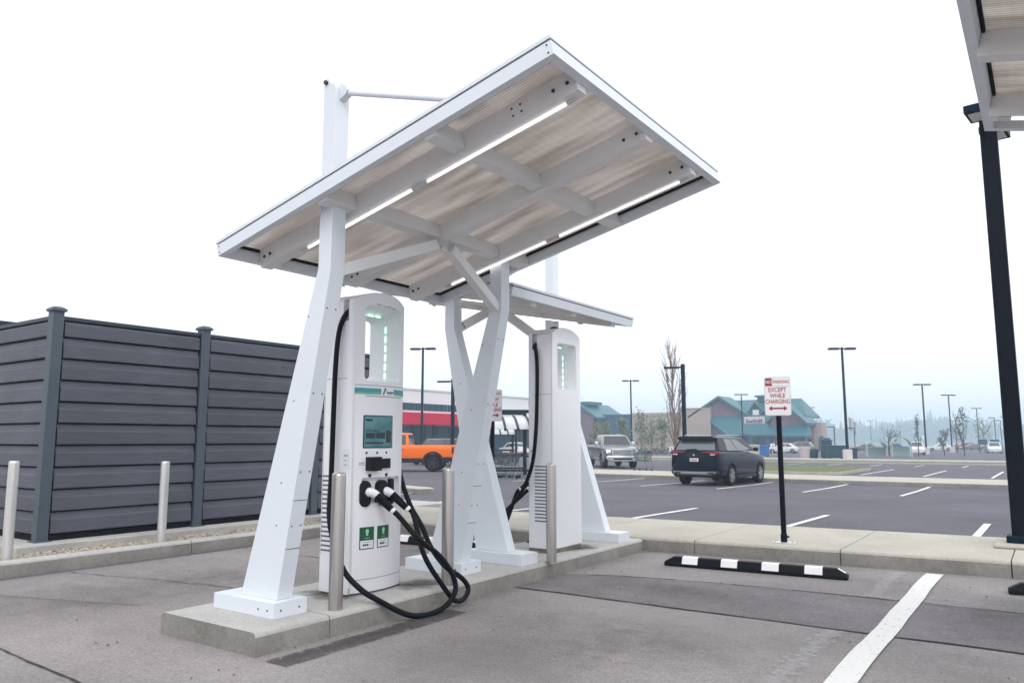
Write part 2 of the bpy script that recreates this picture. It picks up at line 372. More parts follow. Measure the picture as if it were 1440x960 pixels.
# darker repaired trench across the bays, with ragged edge joints
def ragged(x0, x1, yf, amp, n):
    return [(x0 + (x1 - x0) * i / n, yf(x0 + (x1 - x0) * i / n) + random.uniform(-amp, amp)) for i in range(n + 1)]
lo = ragged(-4.22, 12, lambda x: 6.08 + .012 * (x + 4), .012, 60); hi = ragged(-4.22, 12, lambda x: 7.42 + .02 * (x + 4) - .5 * math.exp(-(x + 4.2) * 1.2), .012, 60)
mb = MB()
for i in range(60): mb.add([(*lo[i], .004), (*lo[i + 1], .004), (*hi[i + 1], .004), (*hi[i], .004)], [(0, 1, 2, 3)])
tag(mb.build('trench_patch', 'bay_dark', smooth=0), kind='structure')
def crack_strip(mb, pts, w, z=.008):
    for (a, b) in zip(pts, pts[1:]):
        a, b = Vector((*a[:2], z)), Vector((*b[:2], z)); d = (b - a); n = Vector((-d.y, d.x, 0)).normalized()
        w1, w2 = w * random.uniform(.4, 1.2) / 2, w * random.uniform(.4, 1.2) / 2
        mb.add([a - n * w1, b - n * w2, b + n * w2, a + n * w1], [(0, 1, 2, 3)])
mb = MB(); crack_strip(mb, lo, .020); crack_strip(mb, hi, .030)
def wob(p, q, n, amp):
    out = []
    off = 0
    for i in range(n + 1):
        t = i / n; off = off * .8 + random.uniform(-amp, amp)
        d = Vector((q[0] - p[0], q[1] - p[1])); nn = Vector((-d.y, d.x)).normalized()
        out.append((p[0] + d.x * t + nn.x * off, p[1] + d.y * t + nn.y * off))
    return out
crack_strip(mb, wob((-8.5, 2.5), (-3.0, 2.27), 50, .012), .016)
crack_strip(mb, wob((-3.0, 2.27), (6, 2.2), 50, .01), .012)
crack_strip(mb, wob((-8.5, 4.1), (-5.3, 4.75), 30, .02), .012); crack_strip(mb, wob((-8.5, 6.2), (-5.3, 6.3), 30, .012), .014)
crack_strip(mb, wob((-7.1, 4.35), (-6.6, 7.6), 30, .02), .008); crack_strip(mb, wob((-8.5, 2.9), (-6.3, 3.6), 20, .02), .009)
tag(mb.build('pavement_cracks', 'crack', smooth=0), kind='structure')
def decal_quad(name, m, x0, x1, y0, y1, z, cat=None):
    mb = MB(); cx, cy = (x0 + x1) / 2, (y0 + y1) / 2
    mb.add([(x0 - cx, y0 - cy, 0), (x1 - cx, y0 - cy, 0), (x1 - cx, y1 - cy, 0), (x0 - cx, y1 - cy, 0)], [(0, 1, 2, 3)])
    return tag(mb.build(name, m, smooth=0, loc=(cx, cy, z)), kind='structure')
decal_quad('tar_strip', 'tar', -4.14, -3.92, 3.2, 5.0, .004)
for (m, x0, x1, y0, y1, z) in (('stain_brown', -4.78, -4.3, 4.75, 5.35, .154), ('stain_brown', -4.75, -4.27, 7.45, 8.1, .154), ('stain_brown', -5.1, -4.5, 4.1, 4.6, .1542),
                               ('stain_oil', -3.6, -2.2, 3.0, 5.6, .0044), ('stain_oil', -2.9, -1.7, 4.4, 5.7, .0048), ('stain_oil', -8.2, -6.3, 2.6, 5.2, .0044), ('stain_oil', -3.8, -2.2, 6.4, 7.2, .0076),
                               ('stain_pale', -4.0, -1.6, 2.6, 4.4, .0052), ('stain_pale', -7.8, -5.6, 4.6, 7.6, .0052), ('stain_pale', -3.2, -1.3, 5.2, 6.0, .0056), ('stain_pale', -.8, .6, 4.8, 6.0, .0052), ('stain_oil', -.9, .3, 6.3, 8.6, .0076)):
    decal_quad('stain', m, x0, x1, y0, y1, z)
mb = MB(); rg = random.Random(77)
for i in range(420):
    x, y = rg.uniform(-8.5, 1.0), rg.uniform(1.5, 9.0)
    if -5.4 < x < -4.2: continue
    if i % 3 == 0: x = rg.choice((-8.62, -5.4, -4.18)) + rg.uniform(-.06, .12); y = rg.uniform(2.5, 8.6)
    q_ = rg.uniform(.003, .011) * (1.6 if i % 17 == 0 else 1); ph = rg.random() * 6
    vs = [Vector((x + math.cos(ph + k * 1.57) * q_ * rg.uniform(.6, 1.3), y + math.sin(ph + k * 1.57) * q_ * rg.uniform(.6, 1.3), .003)) for k in range(4)] + [Vector((x, y, .005 + q_))]
    mb.add(vs, [(0, 1, 4), (1, 2, 4), (2, 3, 4), (3, 0, 4)])
tag(mb.build('grit', 'grit', smooth=0), 'loose grit and small stones scattered over the bay paving', 'grit', kind='stuff')
# bay lines
mb = MB(); n = 44
L_, R_ = [], []
for i in range(n + 1):
    y = 1.2 + (9.1 - 1.2) * i / n; w = .004 * math.sin(y * 2.1) + .004 * math.sin(y * 4.3)
    L_.append((-1.165 + w + random.uniform(-.002, .002), y)); R_.append((-1.005 + w * .9 + random.uniform(-.002, .002), y))
for i in range(n): mb.add([(*L_[i], .0105), (*R_[i], .0105), (*R_[i + 1], .0105), (*L_[i + 1], .0105)], [(0, 1, 2, 3)])
for X in (4.6,): mb.add([(X, 2, .012), (X + .15, 2, .012), (X + .15, 9.2, .012), (X, 9.2, .012)], [(0, 1, 2, 3)])
tag(mb.build('bay_line', 'line_worn', smooth=0), kind='structure')
for (y0, y1) in ((3.6, 6.05), (7.5, 9.0)): decal_quad('worn_bay_line', 'worn_paint', -1.50, -1.30, y0, y1, .0105)
# lot lines
mb = MB()
def lot_line(x, y0, y1, w=.11):
    ys = [y0] + [y for y in YS if y0 < y < y1] + [y1]
    for a, b in zip(ys, ys[1:]): mb.add([(x - w / 2, a, ground_z(a) + .006), (x + w / 2, a, ground_z(a) + .006), (x + w / 2, b, ground_z(b) + .006), (x - w / 2, b, ground_z(b) + .006)], [(0, 1, 2, 3)])
for k in range(-5, 8):
    x = -3.5 + 2.6 * k
    if k > -5: lot_line(x - .1, 11.75 + SK * (x + 2.3), 15.6)
    lot_line(x, 23.6, 30.0); lot_line(x + 1.3, 38.8, 48.0)
    lot_line(x + 1.5, 54.5, 59.0)
tag(mb.build('parking_lines', 'line_white', smooth=0), kind='structure')

# sidewalk between the bays and the lot: slabs with joints
mb = MB(); xs = [-13.2, -11.6, -10.0, -8.4, -6.8, -5.22, -3.62, -2.0, -.42, 1.2, 2.8, 4.4, 6.0, 7.6, 9.2, 10.8, 14, 18, 24]
def slab(mb, xa, xb, yf, yb, z0, z1, mi=0):
    r = .035
    prof = lambda x: [(yf(x), z0), (yf(x) + .004, z1 - r), (yf(x) + .012, z1 - r * .35), (yf(x) + r, z1), (yb(x), z1 - .002), (yb(x), z0 - .3)]
    A, B = prof(xa), prof(xb); n = len(A)
    o = len(mb.v); mb.v += [Vector((xa, y, z)) for y, z in A] + [Vector((xb, y, z)) for y, z in B]
    for i in range(n):
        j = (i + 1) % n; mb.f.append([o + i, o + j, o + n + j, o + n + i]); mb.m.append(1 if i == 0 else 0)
    mb.f.append([o + i for i in range(n)]); mb.m.append(0); mb.f.append([o + n + i for i in range(n)]); mb.m.append(0)
for a, b in zip(xs, xs[1:]): slab(mb, a + .006, b - .006, kerb_y, lambda x: 11.3 + SK * (x + 2.3), 0, .17)
sw = tag(mb.build('sidewalk', ['concrete', 'concrete_face'], smooth=50), kind='structure')
# islands for the chargers
def island(x0, x1, y0, y1, h=.15):
    mb = MB(); r = .03
    yj = y0 + .62
    for (a, b) in ((y0, yj - .004), (yj + .004, y1)):
        pr = [(x0, 0), (x0 + .004, h - r), (x0 + .012, h - r * .35), (x0 + r, h), (x1 - r, h), (x1 - .012, h - r * .35), (x1 - .004, h - r), (x1, 0)]
        n = len(pr); o = len(mb.v)
        mb.v += [Vector((x, a, z)) for x, z in pr] + [Vector((x, b, z)) for x, z in pr]
        for i in range(n):
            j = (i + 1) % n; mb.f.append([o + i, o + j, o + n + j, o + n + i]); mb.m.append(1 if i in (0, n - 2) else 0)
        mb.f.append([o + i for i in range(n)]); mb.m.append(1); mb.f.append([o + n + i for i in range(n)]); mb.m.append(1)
    return mb
tag(island(-5.33, -4.25, 3.22, kerb_y(-4.8) + .01).build('charger_island', ['concrete_grey', 'concrete_face'], smooth=50), kind='structure')
tag(island(1.84, 2.92, 3.22, kerb_y(2.4)).build('charger_island', ['concrete_grey', 'concrete_face'], smooth=50), kind='structure')
# kerb, gravel bed and pad of the fence
mb = MB(); r = .03
for (a, b) in ((-6, 3.1), (3.108, 5.6), (5.608, 8.3)):
    pr = [(-8.70, -.01), (-8.705, .12), (-8.712, .138), (-8.735, .15), (-8.86, .15), (-8.86, -.02)]
    n = 6; o = len(mb.v); mb.v += [Vector((x, a, z)) for x, z in pr] + [Vector((x, b, z)) for x, z in pr]
    for i in range(n):
        j = (i + 1) % n; mb.f.append([o + i, o + j, o + n + j, o + n + i]); mb.m.append(1 if i == 0 else 0)
    mb.f.append(list(range(o, o + n))); mb.m.append(1); mb.f.append(list(range(o + n, o + 2 * n))); mb.m.append(1)
tag(mb.build('fence_kerb', ['concrete_grey', 'concrete_face'], smooth=50), kind='structure')
mb = MB(); mb.box(-16, -9.62, 4.02, 11.6, -.05, .17)
tag(mb.build('fence_pad', 'concrete_grey', bevel=.012), kind='structure')
mb = MB(); mb.add([(-9.63, -6, .09), (-8.85, -6, .09), (-8.85, 8.3, .09), (-9.63, 8.3, .09)], [(0, 1, 2, 3)]); mb.add([(-20, -6, .09), (-9.62, -6, .09), (-9.62, 4.03, .09), (-20, 4.03, .09)], [(0, 1, 2, 3)])
tag(mb.build('gravel_bed', 'stone', smooth=0), kind='structure')
mb = MB()
for i in range(2600):
    x, y = random.uniform(-9.6, -8.88), random.uniform(2.4, 8.2)
    if i % 6 == 0: x, y = random.uniform(-10.6, -9.6), random.uniform(2.6, 4.0)
    s = random.uniform(.010, .028); ph = random.random() * 6
    vs = [Vector((x + math.cos(ph + k * 1.257) * s * random.uniform(.7, 1.3), y + math.sin(ph + k * 1.257) * s * random.uniform(.7, 1.3), .092 + s * .25)) for k in range(5)]
    vs.append(Vector((x, y, .092 + s * random.uniform(.7, 1.1)))); vs += [Vector((v.x, v.y, .085)) for v in vs[:5]]
    mb.add(vs, [(k, (k + 1) % 5, 5) for k in range(5)] + [(k, 6 + k, 6 + (k + 1) % 5, (k + 1) % 5) for k in range(5)])
tag(mb.build('gravel', 'stone', smooth=0), 'tan and white gravel between the fence pad and the kerb', 'gravel', kind='stuff')
# low concrete islands in the lot
def lot_island(name, pts, h, mats):
    mb = MB(); c = [Vector((x, y, ground_z(y))) for x, y in pts]; n = len(c)
    mb.add([p - Vector((0, 0, .2)) for p in c] + [p + Vector((0, 0, h)) for p in c], [tuple(range(n, 2 * n))] + [(i, (i + 1) % n, n + (i + 1) % n, n + i) for i in range(n)])
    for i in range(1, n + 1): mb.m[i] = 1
    return tag(mb.build(name, mats, bevel=.03, smooth=30), kind='structure')
lot_island('lot_kerb', [(-13.6, 15.2), (-13.5, 15.7), (-13.9, 16.0), (-19, 17.4), (-19, 16.6)], .15, ['concrete', 'concrete_face'])
lot_island('lot_walk', [(-19.5, 29.5), (-19.0, 29.2), (40, 31.0), (40, 34.3), (-8.5, 33.6), (-19.5, 34.0)], .15, ['concrete', 'concrete_face'])
lot_island('grass_island', [(-16, 37.5), (-9.0, 37.5), (-8.2, 38.5), (-8.2, 46), (-9, 47), (-16, 47)], .15, ['grass', 'concrete'])
lot_island('grass_island', [(-30, 60.6), (30, 62.6), (30, 65.5), (-30, 63.6)], .12, ['grass', 'concrete'])
lot_island('lot_walk', [(-60, 66), (60, 68.5), (60, 72), (-60, 70)], .14, ['concrete', 'concrete'])
mb = MB()
mb.add([(-90, 56.5, -.34), (-55.5, 50, -.33), (-55.5, 100, -.57), (-90, 100, -.57)], [(0, 1, 2, 3)])

# ------------------------------------------------------------------ canopies
AX, IZ = -4.74, .15
def canopy(label, loc, rz, tilt):
    """local origin: mirror line / middle of the two columns, at the island top"""
    root = thing('charging_canopy', label, 'canopy', loc, rz, 'canopies over the chargers')
    T = math.tan(R(tilt)); xA, xB, ya, yb = -.50, 2.58, -1.335, 1.335
    zt = lambda x: 2.76 + (x - xA) * T           # top of the roof edge
    up = Vector((-math.sin(R(tilt)), 0, math.cos(R(tilt)))); FH, FT = .125, .055
    def P(x, y, d): return Vector((x, y, zt(x))) - up * d        # d below the top plane
    def slope_beam(mb, xa, xb, y0, y1, d0, d1, mi=0):
        vs = [P(x, y, d) for x in (xa, xb) for y in (y0, y1) for d in (d0, d1)]
        mb.add(vs, [(0, 1, 3, 2), (4, 6, 7, 5), (0, 4, 5, 1), (2, 3, 7, 6), (0, 2, 6, 4), (1, 5, 7, 3)], mi)
    # fascia boards: white board, dark seam, thin cap strip above; corner screws
    for side in range(4):
        mb = MB()
        for (d0, d1, o, mi) in ((.036, FH, 0, 0), (.024, .036, -.007, 1), (0, .024, .004, 0)):
            if side == 0: slope_beam(mb, xA - o, xB + o, ya - o, ya + FT, d0, d1, mi)
            if side == 1: slope_beam(mb, xA - o, xB + o, yb - FT, yb + o, d0, d1, mi)
            if side == 2: slope_beam(mb, xA - o, xA + FT, ya + FT + .001, yb - FT - .001, d0, d1, mi)
            if side == 3: slope_beam(mb, xB - FT, xB + o, ya + FT + .001, yb - FT - .001, d0, d1, mi)
        if side in (0, 1):
            y = ya - .001 if side == 0 else yb + .001
            for x in (xA + .03, xB - .03):
                for d in (.055, .105): mb.cyl(P(x, y - .002, d), P(x, y + .002, d), .006, 8, 2)
        mb.build('fascia', ['steel', 'seam', 'bolt'], root, smooth=30)
    # roof sheet
    mb = MB(); slope_beam(mb, xA + FT - .01, xB - FT + .01, ya + FT - .01, yb - FT + .01, .012, .024)
    sheet = mb.build('roof_sheet', 'roof_sheet', root, smooth=0)
    mb = MB()
    for (x0, x1, y0, y1) in ((xA + FT + .001, xA + FT + .018, ya + FT, yb - FT), (xB - FT - .018, xB - FT - .001, ya + FT, yb - FT), (xA + FT, xB - FT, yb - FT - .018, yb - FT - .001)):
        slope_beam(mb, x0, x1, y0, y1, .0245, .045)
    mb.build('gasket', 'gasket', root, smooth=0)
    # purlins along the slope
    py = (-.985, -.035, .785); PW, PD = .105, .175
    for k, y in enumerate(py):
        mb = MB(); slope_beam(mb, xA + FT + .001, xB - FT - .001, y, y + PW, .0246, PD if k != 1 else PD - .004)
        for x in (xA + FT + .06, xA + FT + .13, xB - FT - .06, xB - FT - .16):
            q = P(x, y, .10); mb.cyl(q + Vector((0, -.006, 0)), q + Vector((0, .004, 0)), .014, 8, 1)
        if k == 0:                                   # plate behind the tie rod anchor
            x = 2.1
            vs = [P(x + a, y - .008, d) for a in (-.05, .05) for d in (.05, .14)] + [P(x + a, y + .004, d) for a in (-.05, .05) for d in (.05, .14)]
            mb.add(vs, [(0, 1, 3, 2), (4, 6, 7, 5), (0, 4, 5, 1), (2, 3, 7, 6), (0, 2, 6, 4), (1, 5, 7, 3)])
            for a in (-.032, .032):
                for d in (.07, .12): q = P(x + a, y - .009, d); mb.cyl(q + Vector((0, -.006, 0)), q, .008, 8, 1)
        mb.build('purlin', ['steel_beam', 'bolt'], root, bevel=.006)
    # cross beams between the purlins at two lines
    spans = [(ya + FT + .001, py[0] - .001), (py[0] + PW + .001, py[1] - .001), (py[1] + PW + .001, py[2] - .001), (py[2] + PW + .001, yb - FT - .001)]
    for xc in (.62, 1.62):
        for (a, b) in spans:
            mb = MB(); slope_beam(mb, xc - .045, xc + .045, a, b, .0246, .150)
            for d in (.06, .11): q = P(xc - .046, b - .02, d); mb.cyl(q + Vector((-.005, 0, 0)), q + Vector((.004, 0, 0)), .011, 8, 1)
            mb.build('cross_beam', ['steel_beam', 'bolt'], root, bevel=.005)
    # light tubes under the outer purlins, two per purlin
    for k in (0, 2):
        y = py[k] + (.070 if k == 0 else .06)
        for (x0, x1) in ((.045, 1.13), (1.27, 2.40)):
            mb = MB(); slope_beam(mb, x0, x1, y - .008, y + .008, PD + .003, PD + .015)
            lt = mb.build('light_tube', 'tube', root, bevel=.004)
            for (a, b) in ((x0 - .07, x0 - .001), (x1 + .001, x1 + .07)): mb = MB(); slope_beam(mb, a, b, y - .011, y + .011, PD + .001, PD + .017); mb.build('tube_holder', 'plastic_grey', lt, smooth=0)
    # columns: leaning tapered lower leg, upright mast with a rounded lug, plinth
    HW = .065
    for k, yc in enumerate((-1.12, .92 + .02)):
        mb = MB(); x0 = .525
        zt_m = 3.815
        prof = [(-.20, .108), (.205, .108), (.655, 2.42), (.655, zt_m - .06), (.64, zt_m - .02), (.585, zt_m + .01), (.575, zt_m + .04), (.555, zt_m + .055), (.535, zt_m + .045), (x0, zt_m + .01), (x0, 2.44)]
        n = len(prof)
        mb.prism(prof, 'y', yc - HW, yc + HW)
        # joints and screws of the cladding
        mb.cyl((.552, yc - HW - .02, zt_m + .015), (.552, yc + HW + .02, zt_m + .015), .017, 12, 1)
        for (x, z) in ((.19, .62), (.225, .92), (.33, 1.5), (.46, 2.1), (.02, 1.05), (.2, 1.75)):
            mb.cyl((x - .02, yc - HW - .003, z), (x - .02, yc - HW + .003, z), .006, 8, 1)
        for z in (.62, 1.0, 1.55, 2.15):
            xr = .205 + (z - .108) / (2.42 - .108) * .45
            for yy in (-.04, .04): mb.cyl((xr - .002, yc + yy, z), (xr + .004, yc + yy, z), .006, 8, 1)
        for z in (.46, .80):
            xr = .205 + (z - .108) / (2.42 - .108) * .45
            mb.beam((xr + .0005, yc - HW + .001, z), (xr + .0005, yc + HW - .001, z), .003, .005, mi=2)
        c = mb.build('column', ['steel', 'bolt', 'seam'], root, bevel=.009)
        mb = MB(); mb.box(-.42, .27, yc - .14, yc + .15, 0, .107)
        for x in (.10, .2): mb.cyl((x, yc - .142, .05), (x, yc - .138, .05), .008, 8, 1)
        for yy in (-.08, .08): mb.cyl((.268, yc + yy, .05), (.272, yc + yy, .05), .008, 8, 1)
        mb.build('plinth', ['steel', 'bolt'], c, bevel=.006)
        # tie rod from the mast to the roof
        a = Vector((.655, yc, 3.755)); xe = 1.86; b = Vector((xe, yc, zt(xe) + .05))
        mb = MB(); d = (b - a).normalized(); mb.prism([(.657, 3.69), (.72, 3.72), (.74, 3.745), (.72, 3.775), (.657, 3.82)], 'y', yc - .03, yc + .03)
        mb.tube([a + d * .05, b], .022, 12)
        mb.prism([(xe - .12, zt(xe - .12) + .006), (xe + .12, zt(xe + .12) + .006), (xe + .04, zt(xe) + .10), (xe - .06, zt(xe) + .09)], 'y', yc - .02, yc + .02)
        mb.build('tie_rod', 'steel', root, smooth=40)
        # brace from the mast to the middle purlin
        s = 1 if k == 0 else -1
        q = P(.62, py[1] + PW / 2, PD + .01)
        mb = MB(); mb.beam((.59, yc + s * HW, 2.44), q + Vector((0, -s * .10, -.02)), .085, .085, up=(1, 0, 0))
        mb.beam(q + Vector((-.03, -s * .24, -.075)), q + Vector((-.03, -s * .02, -.012)), .05, .03, up=(1, 0, 0))
        mb.cyl((.53, yc + s * (HW + .05), 2.47), (.52, yc + s * (HW + .05), 2.47), .012, 8, 1); mb.cyl((.546, yc + s * (HW + .04), 2.50), (.535, yc + s * (HW + .04), 2.50), .012, 8, 1)
        mb.build('brace', ['steel_beam', 'bolt'], root, bevel=.006)
    return root
canopy('white steel charging canopy nearest the charger with the screen, roof rising towards the bay line', (AX, 4.785, IZ), 0, 13.44)
canopy('white canopy behind, turned the other way, over the charger with the black dome', (AX, 7.42, IZ), math.pi, 11.0)
canopy('white canopy cut off by the top right corner above the tall black lamp post', (2.38, 4.785, IZ), math.pi, 13.44)

# ------------------------------------------------------------------ chargers
def BULGE(root, W, D):
    for o in kids(root) + [g for c in kids(root) for g in kids(c)]:
        n_ = o.name.split('.')[0]
        if n_ in ('cable', 'connector', 'grip', 'collar', 'base_skirt', 'vent', 'notice_sticker'): continue
        if n_ != 'body':
            bm = bmesh.new(); bm.from_mesh(o.data)
            for k in range(-6, 7): bmesh.ops.bisect_plane(bm, geom=bm.verts[:] + bm.edges[:] + bm.faces[:], plane_co=(0, k * .045, 0), plane_no=(0, 1, 0))
            bm.to_mesh(o.data); bm.free()
        for v in o.data.vertices:
            if v.co.x > .02 and abs(v.co.y) < W + .02: v.co.x += (.032 - .062 * (v.co.y / W) ** 2) * min(1, (v.co.x - .02) / (D - .06))
        o.data.update()
def charger(label, loc, rz, dome):
    root = thing('charging_station', label, 'EV charger', loc, rz, 'EV charging stations')
    W, D, H = .308, .18, 2.45          # half width (local Y), half depth (local X), height
    # body: arched outline with a slightly bulging front
    mb = MB(); ny = 16
    top = lambda y: H - .085 * (abs(y) / W) ** 2.4
    outline = [(-W, .0)] + [(-W + 2 * W * i / ny, None) for i in range(ny + 1)] + [(W, .0)]
    pts = [(y, z if z is not None else top(y)) for y, z in outline]
    n = len(pts)
    xsl = [-D, D]
    for x in xsl: mb.v += [Vector((x, y, z)) for y, z in pts]
    for i in range(n):
        j = (i + 1) % n; mb.f.append([i, j, n + j, n + i]); mb.m.append(0)
    mb.f.append(list(range(n))[::-1]); mb.m.append(0); mb.f.append(list(range(n, 2 * n))); mb.m.append(0)
    body = mb.build('body', ['plastic', 'plastic_grey'], root, smooth=50)
    at_ = body.data.attributes.new('bevel_weight_edge', 'FLOAT', 'EDGE'); vs_ = body.data.vertices
    for e in body.data.edges:
        a, b = vs_[e.vertices[0]].co, vs_[e.vertices[1]].co
        if a.x > 0 and b.x > 0: w_ = (1.0 if abs(a.z - b.z) > .5 else .3) if a.z > .01 or b.z > .01 else .2
        elif a.x * b.x > 0: w_ = .35
        else: w_ = .15 if min(abs(a.y), abs(b.y)) > W - .001 and a.z > .01 else 0
        at_.data[e.index].value = w_
    bv = body.modifiers.new('b', 'BEVEL'); bv.width = .036; bv.segments = 5; bv.limit_method = 'WEIGHT'
    apply_mods(body)
    # through opening, its sill sloping and its corners rounded
    def rr(y0, y1, z0, z1, r, arch=0):
        out = []
        for cx, cz, a0 in ((y1 - r, z1 - r, 0), (y0 + r, z1 - r, 90), (y0 + r, z0 + r, 180), (y1 - r, z0 + r, 270)):
            for k in range(5): a = R(a0 + 22.5 * k); out.append((cx + r * math.cos(a), cz + r * math.sin(a)))
        return out
    f_, b_ = rr(-.205, .235, 1.69, 2.335, .05), rr(-.205, .205, 1.75, 2.26, .04)
    mb = MB(); k = len(f_); mb.v += [Vector((D + .02, y, z)) for y, z in f_] + [Vector((-D - .02, y, z)) for y, z in b_]
    mb.f.append(list(range(k))); mb.f.append(list(range(k, 2 * k))[::-1]); mb.m += [0, 0]
    for i in range(k): j = (i + 1) % k; mb.f.append([i, j, k + j, k + i]); mb.m.append(0)
    c1 = mb.build('cutter', 'plastic', root)
    mb = MB(); c, e = rr(-.205, .24, .70, .905, .02), None
    mb.prism(c, 'x', D - .035, D + .05); c2 = mb.build('cutter', 'plastic', root)
    mb = MB(); mb.prism([(a, b) for a, b in rr(.03, .118, 2.19, 2.37, .01)], 'y', -W - .1, -W + .06); c3 = mb.build('cutter', 'plastic', root)
    mb = MB(); mb.prism([(a, b) for a, b in rr(.03, .118, 2.19, 2.37, .01)], 'y', W - .06, W + .1); c4 = mb.build('cutter', 'plastic', root)
    # panel joint grooves
    cs = [c1, c2, c3, c4]
    cut(body, cs)
    bm = bmesh.new(); bm.from_mesh(body.data)
    for k in range(-6, 7): bmesh.ops.bisect_plane(bm, geom=bm.verts[:] + bm.edges[:] + bm.faces[:], plane_co=(0, k * .045, 0), plane_no=(0, 1, 0))
    bm.to_mesh(body.data); bm.free()
    body.data.polygons.foreach_set('use_smooth', [True] * len(body.data.polygons)); body.data.set_sharp_from_angle(angle=R(32))
    F = D + .0015
    # seam line under the head, kick line at the foot
    mb = MB(); mb.box(D - .01, F, -.285, .285, 1.668, 1.674); mb.box(D - .01, F, -.19, .25, 1.578, 1.586); mb.box(D - .01, F + .002, -.25, .285, .115, .120)
    for y0 in (-W - .0015, W - .004): mb.box(-.16, .12, y0, y0 + .0055, 1.722, 1.727); mb.box(-.15, .08, y0, y0 + .0055, 2.325 + .075, 2.405); mb.box(-.1625, -.1595, y0, y0 + .0055, .30, 2.40)
    mb.build('panel_joint', 'ink_grey', root, smooth=0)
    for (ya_, yb_) in ((-.285, -.035), (.125, .285)): mb = MB(); mb.prism(rr(ya_, yb_, 1.595, 1.648, .003), 'x', D - .004, F); mb.build('stripe', 'band', root, smooth=0)
    # emblem: slanted stroke with a dot, dark word bar and pale line
    mb = MB(); G = F + .0004
    mb.prism([(-.015, 1.598), (-.003, 1.598), (.012, 1.632), (.026, 1.634), (.026, 1.640), (.000, 1.638)], 'x', D, G)
    mb.cyl((D, .013, 1.648), (G, .013, 1.648), .009, 10)
    xx = .032
    for wd in (.010, .006, .010, .009, .011, .007, .010, .008): mb.box(D, G, xx, xx + wd, 1.612, 1.622 + random.uniform(0, .005)); xx += wd + .0017
    mb.box(D, G, .036, .098, 1.600, 1.606, 1)
    mb.build('emblem', ['ink', 'ink_grey'], root, smooth=0)
    # small notice line at the head (too small to read in the photo)
    mb = MB(); yy = -.10
    for word in (5, 2, 3, 6, 7):
        for q in range(word): h = random.choice((.008, .008, .012)); mb.box(D - .002, F, yy, yy + .006, 2.352 - (yy + .1) * .06, 2.352 + h - (yy + .1) * .06); yy += .0088
        yy += .008
    mb.build('notice_line', 'ink_grey', root, smooth=0)
    # screen
    mb = MB(); mb.prism(rr(-.205, .115, 1.155, 1.425, .008), 'x', D - .005, F + .001); sc = mb.build('screen', 'bezel', root, smooth=0)
    mb = MB(); mb.prism(rr(-.195, .105, 1.165, 1.415, .004), 'x', D, F + .0022)
    for (y0, y1, z0, z1) in ((-.185, -.12, 1.375, 1.395), (-.185, -.04, 1.295, 1.303), (-.18, -.09, 1.235, 1.28), (-.08, .02, 1.235, 1.285), (-.185, .0, 1.19, 1.205), (.03, .09, 1.2, 1.3)): mb.box(D, F + .003, y0, y1, z0, z1, 1)
    mb.build('display', ['screen', 'bezel'], sc, smooth=0)
    for y in (-.17, -.065, .04): mb = MB(); mb.cyl((D - .01, y, 1.118), (F + .002, y, 1.118), .010, 12); mb.build('indicator', 'ink', root)
    # card reader
    mb = MB(); mb.box(D - .01, D + .05, -.175, -.055, .975, 1.085); mb.box(D - .01, D + .022, -.054, .075, .99, 1.070); mb.cyl((D, -.115, 1.0), (D + .055, -.115, 1.0), .03, 14)
    mb.build('card_reader', 'black', root, bevel=.006)
    mb = MB(); mb.box(D - .01, F, -.235, -.185, 1.035, 1.042); mb.box(D - .01, F, -.235, -.185, 1.02, 1.026)
    mb.build('notice_line', 'ink_grey', root, smooth=0)
    for y in (-.135, .045): mb = MB(); mb.cyl((D - .01, y, .935), (F + .003, y, .935), .015, 12); mb.build('lock', 'charcoal', root)
    # holsters with connectors
    X0 = D - .034
    for i, y in enumerate((-.175, .0)):
        mb = MB(); o = []
        for (cz, a0) in ((.845, 0), (.735, 180)):
            for k in range(9): a = R(a0 + 22.5 * k); o.append((y + .05 * math.cos(a), cz + .05 * math.sin(a)))
        mb.prism(o, 'x', X0, X0 + .05); hs = mb.build('holster', 'black', root, bevel=.006)
    mb = MB(); mb.box(X0, X0 + .045, .10, .15, .69, .90); mb.build('holster', 'black', root, bevel=.01)
    ends = []
    for i, y in enumerate((-.155, .02)):
        # pistol-shaped connector: white head, black grip running down and out, pale collar
        a = Vector((X0 + .03, y, .80)); b = Vector((X0 + .075, y + .02, .80)); c = Vector((X0 + .108, y + .052, .776)); d = Vector((X0 + .215, y + .122, .66))
        mb = MB(); mb.tube(spline([a, b, c, c.lerp(d, .15)], 5), [.033, .036, .038, .039, .039, .038, .037, .036, .035, .034, .033, .033, .032, .032, .031, .031], 14)
        cn = mb.build('connector', 'plastic', root)
        mb = MB(); mb.tube([c.lerp(d, .02), c.lerp(d, .4), d], [.034, .032, .027], 12); mb.build('grip', 'rubber', cn)
        e = d + (d - c).normalized() * .024
        mb = MB(); mb.tube([d - (d - c).normalized() * .004, e], [.029, .027], 12); mb.build('collar', 'plastic', cn)
        ends.append((d, e))
    # cables: from each connector, down in loops and up the side panels
    G0 = -.14
    (d0, e0), (d1, e1) = ends
    dr = (e0 - d0).normalized()
    ca = [e0 - dr * .02, e0 + dr * .06, (.60, .02, .445), (.665, .20, .30), (.70, .335, .13), (.715, .345, -.01), (.70, .19, G0 + .025), (.655, -.10, G0 + .024), (.54, -.34, .02), (.42, -.44, .12), (.26, -.47, .27), (.06, -.42, .58), (-.005, -.36, .95), (-.005, -.355, 1.5), (.0, -.352, 1.85), (.02, -.345, 2.10), (.05, -.322, 2.23), (.075, -.27, 2.30)]
    mb = MB(); mb.tube(spline(ca, 7), .0215, 10); mb.build('cable', 'rubber', root)
